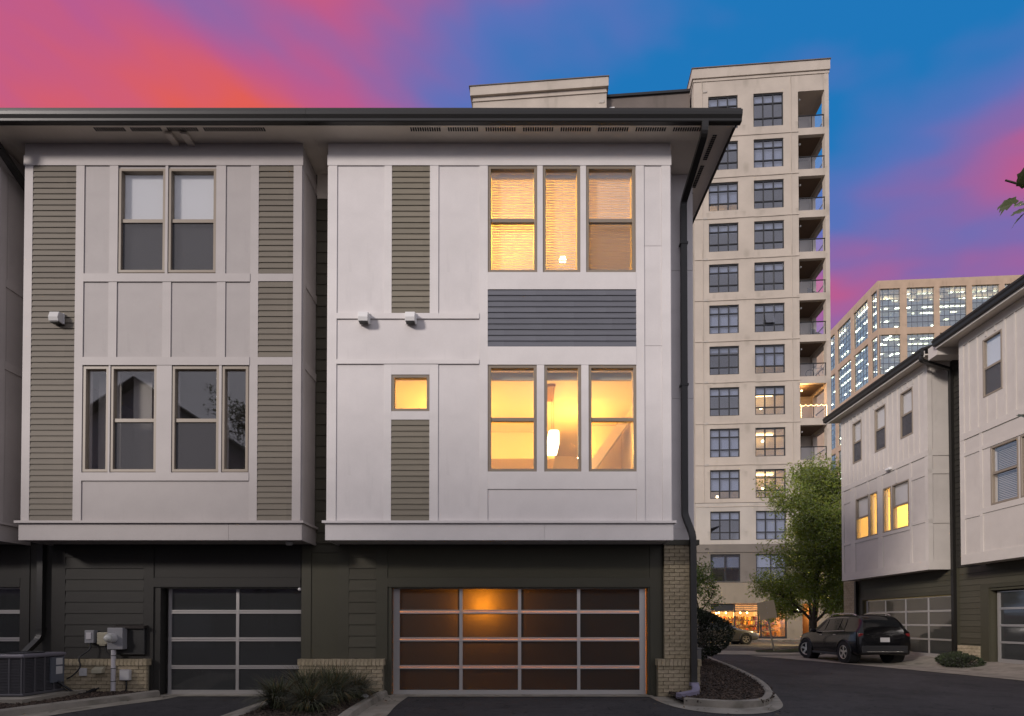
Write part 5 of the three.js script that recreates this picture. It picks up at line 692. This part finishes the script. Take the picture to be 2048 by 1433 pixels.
// strap-leaved border grass on the island
{
  const R0g = rng(77), clumps = [[-3.72, -8.62, 0.36, 'lowest and nearest clump of border grass, at the bottom edge'], [-3.55, -9.35, 0.42, 'left clump of border grass before the dark garage door'], [-3.05, -9.05, 0.42, 'middle clump of strappy border grass in the island bed'], [-3.2, -9.85, 0.44, 'rear clump of border grass against the low brick wall'], [-2.86, -9.75, 0.36, 'right clump of border grass beside the kerb'], [-3.15, -8.35, 0.34, 'front right clump of border grass at the bottom edge'], [-3.75, -10.0, 0.36, 'rear left clump of border grass by the brick wall end']];
  for (const [x, z, r, lb] of clumps) {
    const t = thing('border_grass', lb, 'grass clump', [x, 0.08, z], 0, 'border grass clumps on the island'), pos = [], col = [];
    for (let i = 0; i < 720; i++) { const a = R0g() * 6.283, lean = 0.45 + R0g() * 1.15, L = r * (1.25 + R0g() * 0.8), w = 0.008 + R0g() * 0.006, b0 = new THREE.Vector3((R0g() - 0.5) * r * 0.5, 0, (R0g() - 0.5) * r * 0.5), dir = new THREE.Vector3(Math.cos(a), 0, Math.sin(a)), sd = new THREE.Vector3(-Math.sin(a), 0, Math.cos(a)), pts = []; for (let k = 0; k <= 5; k++) { const f = k / 5, th = 1.45 - lean * f * 1.5, prev = k ? pts[k - 1] : b0; pts.push(k ? prev.clone().addScaledVector(dir, Math.cos(th) * L / 5).add(new THREE.Vector3(0, Math.sin(th) * L / 5, 0)) : b0.clone()); }
      const k2 = 0.5 + R0g() * 0.8, dry = R0g() < 0.2 ? 2.3 : 1; for (let k = 0; k < 5; k++) { const wa = w * (1 - k / 5.2), wb = w * (1 - (k + 1) / 5.2), A = pts[k], B = pts[k + 1], q = [A.clone().addScaledVector(sd, wa), A.clone().addScaledVector(sd, -wa), B.clone().addScaledVector(sd, -wb), B.clone().addScaledVector(sd, wb)]; for (const j of [0, 1, 2, 0, 2, 3]) { pos.push(q[j].x, Math.max(0.005, q[j].y), q[j].z); col.push(k2 * dry * 1.05, k2 * (dry > 1 ? 1.3 : 1), k2 * 0.9); } } }
    const g = new THREE.BufferGeometry(); g.setAttribute('position', new THREE.Float32BufferAttribute(pos, 3)); g.setAttribute('color', new THREE.Float32BufferAttribute(col, 3)); g.computeVertexNormals(); put(t, 'blades', g, leafMat([0.062, 0.074, 0.03], 0.2));
  }
}
// ---------------------------------------------------------------- small things on and by the houses
{ // air conditioner on its pad
  const pad = lone('condenser_pad', uvm(new THREE.BoxGeometry(1.5, 0.1, 1.35)), M.concrete, 'grey concrete pad under the air conditioner', 'concrete pad', [-8.9, 0.12, -9.75]); void pad;
  const c = thing('air_conditioner', 'dark grey louvred air conditioner condenser at the lower left corner', 'air conditioner', [-8.88, 0.17, -9.85]), body = std([0.085, 0.083, 0.09], 0.5), dark = std([0.05, 0.05, 0.055], 0.55), L = 0.42;
  put(c, 'cabinet', boxGeo(0.80, 0.62, 0.80), dark, [0, 0.34, 0]); put(c, 'top_cover', uvm(new RoundedBoxGeometry(0.92, 0.07, 0.92, 3, 0.03)), std([0.16, 0.15, 0.17], 0.45), [0, 0.69, 0]); put(c, 'base_pan', uvm(new RoundedBoxGeometry(0.9, 0.05, 0.9, 2, 0.015)), body, [0, 0.03, 0]);
  for (let i = 0; i < 22; i++) { const y = 0.08 + i * 0.026; put(c, 'louvre', cached('acl', () => uvm(new THREE.BoxGeometry(0.82, 0.008, 0.03).rotateX(0.5))), body, [0, y, L]); put(c, 'louvre', cached('acl2', () => uvm(new THREE.BoxGeometry(0.03, 0.008, 0.82).rotateZ(-0.5))), body, [L, y, 0]); }
  for (const x of [-0.41, -0.2, 0, 0.2, 0.41]) { bx(c, 'grille_rib', body, x - 0.012, x + 0.012, 0.05, 0.66, L + 0.005, L + 0.02); bx(c, 'grille_rib', body, L + 0.005, L + 0.02, 0.05, 0.66, x - 0.012, x + 0.012); }
  put(c, 'fan_guard', new THREE.TorusGeometry(0.33, 0.012, 6, 30).rotateX(Math.PI / 2), M.metalDark, [0, 0.735, 0]); bx(c, 'service_panel', std([0.10, 0.11, 0.13], 0.5), 0.44, 0.47, 0.18, 0.64, -0.38, -0.1); bx(c, 'rating_label', M.plastic, 0.471, 0.474, 0.50, 0.62, -0.34, -0.2); bx(c, 'rating_label', M.plastic, 0.471, 0.474, 0.33, 0.47, -0.34, -0.2);
  put(c, 'badge', new THREE.TorusGeometry(0.035, 0.009, 6, 20), M.plastic, [-0.16, 0.47, L + 0.025]); put(c, 'refrigerant_line', tube([[0.45, 0.2, -0.25], [0.6, 0.1, -0.25], [0.72, -0.06, -0.4], [0.8, 0.0, -0.8]], 0.02, 6, 20), M.metalDark); put(c, 'refrigerant_line', tube([[0.45, 0.14, -0.33], [0.55, 0.02, -0.33], [0.66, -0.07, -0.5], [0.72, 0.0, -0.8]], 0.012, 6, 20), M.metalDark);
}
const ZW = ZG + 0.03;
{
  const m = thing('electric_meter', 'grey electric meter box with round meter and white conduit', 'electric meter', [-7.77, 0, ZW]);
  put(m, 'meter_box', uvm(new RoundedBoxGeometry(0.30, 0.42, 0.17, 2, 0.01)), M.greyBox, [0, 1.13, 0.10]); put(m, 'conduit', uvm(new THREE.CylinderGeometry(0.042, 0.042, 0.82, 16)), M.pvc, [-0.06, 0.50, 0.13]); for (const y of [0.3, 0.55, 0.8]) put(m, 'conduit_strap', uvm(new THREE.CylinderGeometry(0.046, 0.046, 0.012, 16)), M.metalDark, [-0.06, y, 0.13]);
  const d = put(m, 'meter_dial', uvm(new THREE.CylinderGeometry(0.088, 0.095, 0.12, 24).rotateX(Math.PI / 2)), M.plastic, [-0.04, 1.14, 0.24]); put(d, 'glass_dome', new THREE.SphereGeometry(0.082, 20, 10, 0, 6.3, 0, 1.57).rotateX(Math.PI / 2), phy([0.5, 0.5, 0.46], 0.08, { clearcoat: 1 }), [-0.04, 1.14, 0.29]);
  const k = thing('utility_cabinet', 'black wall cabinet with sloped lid behind the meter box', 'utility cabinet', [-7.62, 0.79, ZW]); put(k, 'door', uvm(new RoundedBoxGeometry(0.56, 0.52, 0.12, 2, 0.012)), M.blackBox, [0.06, 0.28, 0.0]); put(k, 'lid', uvm(new THREE.BoxGeometry(0.60, 0.04, 0.17).rotateX(0.2)), std([0.04, 0.034, 0.03], 0.5), [0.06, 0.57, 0.03]);
  const s = thing('disconnect_box', 'small grey disconnect box left of the meter with a whip cable', 'electrical box', [-8.32, 1.04, ZW]); put(s, 'box', uvm(new RoundedBoxGeometry(0.18, 0.25, 0.12, 2, 0.01)), M.greyBox, [0, 0.125, 0.06]); put(s, 'cover_plate', uvm(new RoundedBoxGeometry(0.10, 0.13, 0.015, 2, 0.005)), M.pvc, [0, 0.14, 0.125]); put(s, 'whip_cable', tube([[0, 0, 0.08], [0.0, -0.12, 0.10], [-0.12, -0.28, 0.2], [-0.1, -0.45, 0.2], [-0.2, -0.62, 0.26], [-0.28, -0.68, 0.3]], 0.014, 6, 30), M.metalDark);
  const b = thing('junction_box', 'beige plastic box between the disconnect and the meter', 'electrical box', [-8.09, 1.01, ZW]); put(b, 'box', uvm(new RoundedBoxGeometry(0.21, 0.24, 0.09, 3, 0.02)), M.beigeBox, [0, 0.12, 0.045]); put(b, 'flange', uvm(new RoundedBoxGeometry(0.12, 0.03, 0.07, 2, 0.008)), M.beigeBox, [0, -0.008, 0.045]); put(b, 'lead_cable', tube([[0.03, 0, 0.05], [0.08, -0.14, 0.07], [0.2, -0.24, 0.06]], 0.008, 5, 14), M.metalDark);
  const o = thing('outlet_box', 'white weatherproof outlet box low on the brick base', 'outlet box', [-7.57, 0.31, ZG + 0.15]); put(o, 'cover', uvm(new RoundedBoxGeometry(0.19, 0.21, 0.09, 3, 0.02)), M.plastic, [0, 0.115, 0.045]); bx(o, 'hinge', M.pvc, -0.08, 0.08, 0.205, 0.222, 0.02, 0.095); put(o, 'cable', tube([[0, 0.02, 0.03], [0.01, -0.08, 0.03], [0.0, -0.2, 0.03]], 0.014, 6, 8), M.metalDark);
  const p = thing('cleanout_plate', 'flat white square plate on the brick base beside the condenser', 'wall plate', [-8.42, 0.40, ZG + 0.148]); put(p, 'plate', uvm(new RoundedBoxGeometry(0.15, 0.15, 0.02, 2, 0.006)), M.plastic, [0, 0.08, 0.01]); put(p, 'screw', new THREE.CylinderGeometry(0.008, 0.008, 0.008, 8).rotateX(Math.PI / 2), M.alu, [0, 0.08, 0.023]);
  const v = thing('dryer_vent', 'tan hooded vent cap on the brick base left of the conduit', 'vent cap', [-8.1, 0.47, ZG + 0.148]); put(v, 'hood', (() => { const s2 = new THREE.Shape([[0, 0], [0.1, 0.0], [0.09, 0.06], [0, 0.11]].map((q) => new THREE.Vector2(...q))); const g = new THREE.ExtrudeGeometry(s2, { depth: 0.19, bevelEnabled: true, bevelSize: 0.006, bevelThickness: 0.006, bevelSegments: 1 }); g.translate(0, 0, -0.095); g.rotateY(-Math.PI / 2); return uvm(g); })(), M.beigeBox); bx(v, 'flap', M.metalDark, -0.08, 0.08, -0.004, 0.0, 0.01, 0.09);
}
{ // pipe lying on the kerb below the corner downspout
  const e = thing('downspout_extension', 'mauve grey plastic downspout extension lying at the foot of the pier', 'drain pipe', [3.36, 0.02, -10.35]), mv = std([0.22, 0.20, 0.27], 0.5);
  put(e, 'pipe', downspoutGeo([[0.05, 0.22, -0.2], [0.04, 0.14, -0.06], [-0.05, 0.11, 0.15], [-0.42, 0.085, 0.36]], 0.13, 0.10), mv); put(e, 'collar', uvm(new RoundedBoxGeometry(0.16, 0.08, 0.13, 2, 0.015)), mv, [0.05, 0.235, -0.21]);
  const u = thing('utility_pedestal', 'slim grey utility pedestal post beside the round shrub', 'utility box', [5.55, 0.08, -16.9]); put(u, 'post', uvm(new RoundedBoxGeometry(0.2, 0.55, 0.2, 2, 0.015)), std([0.12, 0.115, 0.11], 0.6), [0, 0.27, 0]); put(u, 'cap', uvm(new RoundedBoxGeometry(0.23, 0.05, 0.23, 2, 0.015)), std([0.14, 0.135, 0.13], 0.6), [0, 0.56, 0]);
  const st = lone('pale_stone', uvm((() => { const g = new THREE.IcosahedronGeometry(0.09, 2), p = g.attributes.position; for (let i = 0; i < p.count; i++) { const k = 0.8 + 0.4 * noise3(p.getX(i) * 22, p.getY(i) * 22, p.getZ(i) * 22); p.setXYZ(i, p.getX(i) * k * 1.1, p.getY(i) * k * 0.6, p.getZ(i) * k); } g.computeVertexNormals(); return g; })()), M.plastic, 'small pale stone in the mulch right of the border grass', 'stone', [-2.74, 0.11, -9.85]); void st;
}
{ // street furniture
  const s = thing('street_sign', 'leaning sign post seen from behind, blank tan square plate', 'street sign', [12.5, 0.05, -26.7], -0.15), lean = 0.17;
  const pole = put(s, 'post', uvm(new THREE.BoxGeometry(0.07, 2.4, 0.05)), std([0.30, 0.27, 0.21], 0.5), [-0.2, 1.18, 0]); pole.rotation.z = lean; const pl = put(s, 'plate', uvm(new RoundedBoxGeometry(0.78, 0.86, 0.02, 2, 0.008)), std([0.46, 0.37, 0.24], 0.55), [-0.33, 1.98, 0.05]); pl.rotation.set(0, -0.45, lean); for (const y of [1.85, 2.1]) put(s, 'bolt', new THREE.CylinderGeometry(0.02, 0.02, 0.02, 8).rotateX(Math.PI / 2), M.alu, [-0.33 - (y - 1.98) * 0.17, y, 0.075]);
  const l = thing('street_lamp', 'glowing street lantern on a black post seen through the tree', 'street lamp', [18.1, 0.02, -33.9]); put(l, 'post', uvm(new THREE.CylinderGeometry(0.05, 0.08, 3.3, 12)), M.metalDark, [0, 1.65, 0]); put(l, 'base', uvm(new THREE.CylinderGeometry(0.13, 0.17, 0.4, 12)), M.metalDark, [0, 0.2, 0]); put(l, 'lantern_glass', new THREE.CylinderGeometry(0.17, 0.12, 0.38, 8), glow([1, 0.84, 0.5], 7), [0, 3.5, 0]); put(l, 'lantern_cap', uvm(new THREE.ConeGeometry(0.25, 0.2, 8)), M.metalDark, [0, 3.8, 0]);
  lamp([18.1, 3.5, -33.6], [1, 0.72, 0.34], 55, 6);
  const mk = (draw, w, h) => { const c = document.createElement('canvas'); c.width = w; c.height = h; const x = c.getContext('2d'); draw(x, w, h); const t = new THREE.CanvasTexture(c); t.colorSpace = THREE.SRGBColorSpace; return new THREE.MeshStandardMaterial({ map: t, roughness: 0.5 }); };
  const face = (w, h) => new THREE.PlaneGeometry(w, h);
  const p1 = thing('parking_sign', 'dark post with a tall pale green sign above a small white one', 'parking sign', [17.15, 0.05, -32], 0, 'parking sign posts'); put(p1, 'post', uvm(new THREE.CylinderGeometry(0.045, 0.045, 2.4, 10)), M.metalDark, [0, 1.2, 0]); put(p1, 'sign_plate', boxGeo(0.30, 0.42, 0.012), std([0.42, 0.48, 0.38], 0.5), [0, 2.1, 0.05]); put(p1, 'sign_plate', boxGeo(0.30, 0.22, 0.012), M.plastic, [0, 1.75, 0.05]);
  const p2 = thing('parking_sign', 'grey post with a pale yellow no parking sign', 'parking sign', [17.48, 0.05, -32.2], 0, 'parking sign posts'); put(p2, 'post', uvm(new THREE.CylinderGeometry(0.03, 0.03, 2.2, 10)), M.plastic, [0, 1.1, 0]); put(p2, 'sign_plate', boxGeo(0.27, 0.55, 0.012), std([0.55, 0.48, 0.26], 0.5), [0, 2.0, 0.04]);
  put(p2, 'sign_print', face(0.24, 0.5), mk((x, w, h) => { x.fillStyle = '#cdbf8c'; x.fillRect(0, 0, w, h); x.strokeStyle = '#5a2a18'; x.lineWidth = 9; x.beginPath(); x.arc(w / 2, 46, 26, 0, 7); x.stroke(); x.beginPath(); x.moveTo(w / 2 - 18, 28); x.lineTo(w / 2 + 18, 64); x.stroke(); x.fillStyle = '#5a4a28'; x.font = 'bold 42px sans-serif'; x.textAlign = 'center'; x.fillText('P', w / 2, 61); x.fillRect(26, 100, w - 52, 8); x.fillRect(26, 120, w - 52, 8); x.fillRect(40, 140, w - 80, 8); }, 96, 200), [0, 2.0, 0.0475]);
  put(p1, 'sign_print', face(0.27, 0.39), mk((x, w, h) => { x.fillStyle = '#a9b5a0'; x.fillRect(0, 0, w, h); x.fillStyle = '#7d8c76'; for (let i = 0; i < 5; i++) x.fillRect(16, 20 + i * 30, w - 32 - (i % 2) * 18, 9); }, 110, 160), [0, 2.1, 0.0575]);
}
// ---------------------------------------------------------------- houses on the other side of the lane, behind the camera: the dim windows mirror them; the far one is added for shade
function opposite(label, x0, x1, eave, ridge, paint, trim) {
  const h = thing('townhouse', label, 'townhouse', [(x0 + x1) / 2, 0, 7], 0, 'gabled houses behind the camera', true), z = 7, xm = (x0 + x1) / 2;
  const rows = [[3.9, 5.9], [7.0, 8.9]], cols = [x0 + 1.2, xm - 0.9, x1 - 3.0], wins = rows.flatMap(([a, b]) => cols.map((u) => [u, u + 1.8, a, b]));
  holed(h, 'front_wall', paint, x0, x1, 2.9, eave, z, z + 0.2, wins); holed(h, 'garage_wall', M.darkWall, x0, x1, 0, 2.89, z + 0.3, z + 0.5, [[xm - 2.5, xm + 2.5, 0, 2.2]]);
  for (const [a, b, c, d] of wins) { const f = put(h, 'window', frameGeo(b - a, d - c, 0.07, 0.12), M.frame, [(a + b) / 2, (c + d) / 2, z + 0.1]); bx(f, 'pane', M.glass, a + 0.06, b - 0.06, c + 0.06, d - 0.06, z + 0.06, z + 0.07); }
  room(h, 'dark_room', M.roomDark, x0 + 0.3, x1 - 0.3, 3.1, eave - 0.2, z + 0.25, z + 4.5); bx(h, 'back_wall', M.roomDark, x0 + 0.2, x1 - 0.2, 3, eave, z + 4.6, z + 4.8);
  bx(h, 'garage_door', M.aluDark, xm - 2.48, xm + 2.48, 0.02, 2.18, z + 0.4, z + 0.44);
  for (const y of [2.9, 6.3]) bx(h, 'belt_board', trim, x0, x1, y, y + 0.2, z - 0.03, z - 0.001); for (const u of [x0, xm - 1.2, xm + 1.1, x1 - 0.15]) bx(h, 'trim_board', trim, u, u + 0.15, 3.11, eave, z - 0.025, z - 0.001);
  for (const u of [x0, x1 - 0.2]) bx(h, 'side_wall', paint, u, u + 0.2, 0, eave, z + 0.51, z + 10);
  const s = new THREE.Shape([[x0 - xm, 0], [x1 - xm, 0], [0, ridge - eave]].map((q) => new THREE.Vector2(...q))); put(h, 'gable', uvm(new THREE.ExtrudeGeometry(s, { depth: 0.2, bevelEnabled: false })), paint, [xm, eave + 0.001, z]);
  const half = (x1 - x0) / 2 + 0.4, up = (ridge - eave) * half / ((x1 - x0) / 2), L = Math.hypot(half, up), an = Math.atan2(up, half); for (const sg of [-1, 1]) { const r = put(h, 'roof_slope', uvm(new THREE.BoxGeometry(L, 0.12, 11)), M.shingle[0], [xm + sg * half / 2, ridge - up / 2 + 0.1, z + 5]); r.rotation.z = -sg * an; }
}
opposite('gabled pale house across the lane, seen only mirrored in the left lower windows', -24.5, -13.2, 9.6, 13.4, M.dimmedCream, M.dimmedCreamTrim);
opposite('low gabled house across the lane, mirrored in the dim garage door', -12.9, -2.6, 8.6, 10.6, M.dimmedCream, M.dimmedCreamTrim);
opposite('far gabled house across the lane, unseen, added to shade the left ground floor', -36.4, -24.8, 9.4, 13.0, M.dimmedCream, M.dimmedCreamTrim);  // unseen house, added so that its shade falls on the left ground floor
leafyTree('street_tree', 'tall tree across the lane, mirrored in the right pane of the left lower windows', [-12.6, 0, 4.6], { seed: 61, height: 9.6, radius: 0.15, levels: 2, clear: 2, limb: 0.3, spread: 0.75, lift: 0.7, minR: 0.006, perTwig: 40, clump: 0.5, droop: -0.2, leaf: [0.16, 0.07], color: [0.06, 0.09, 0.02] });
renderer.render(scene, camera);
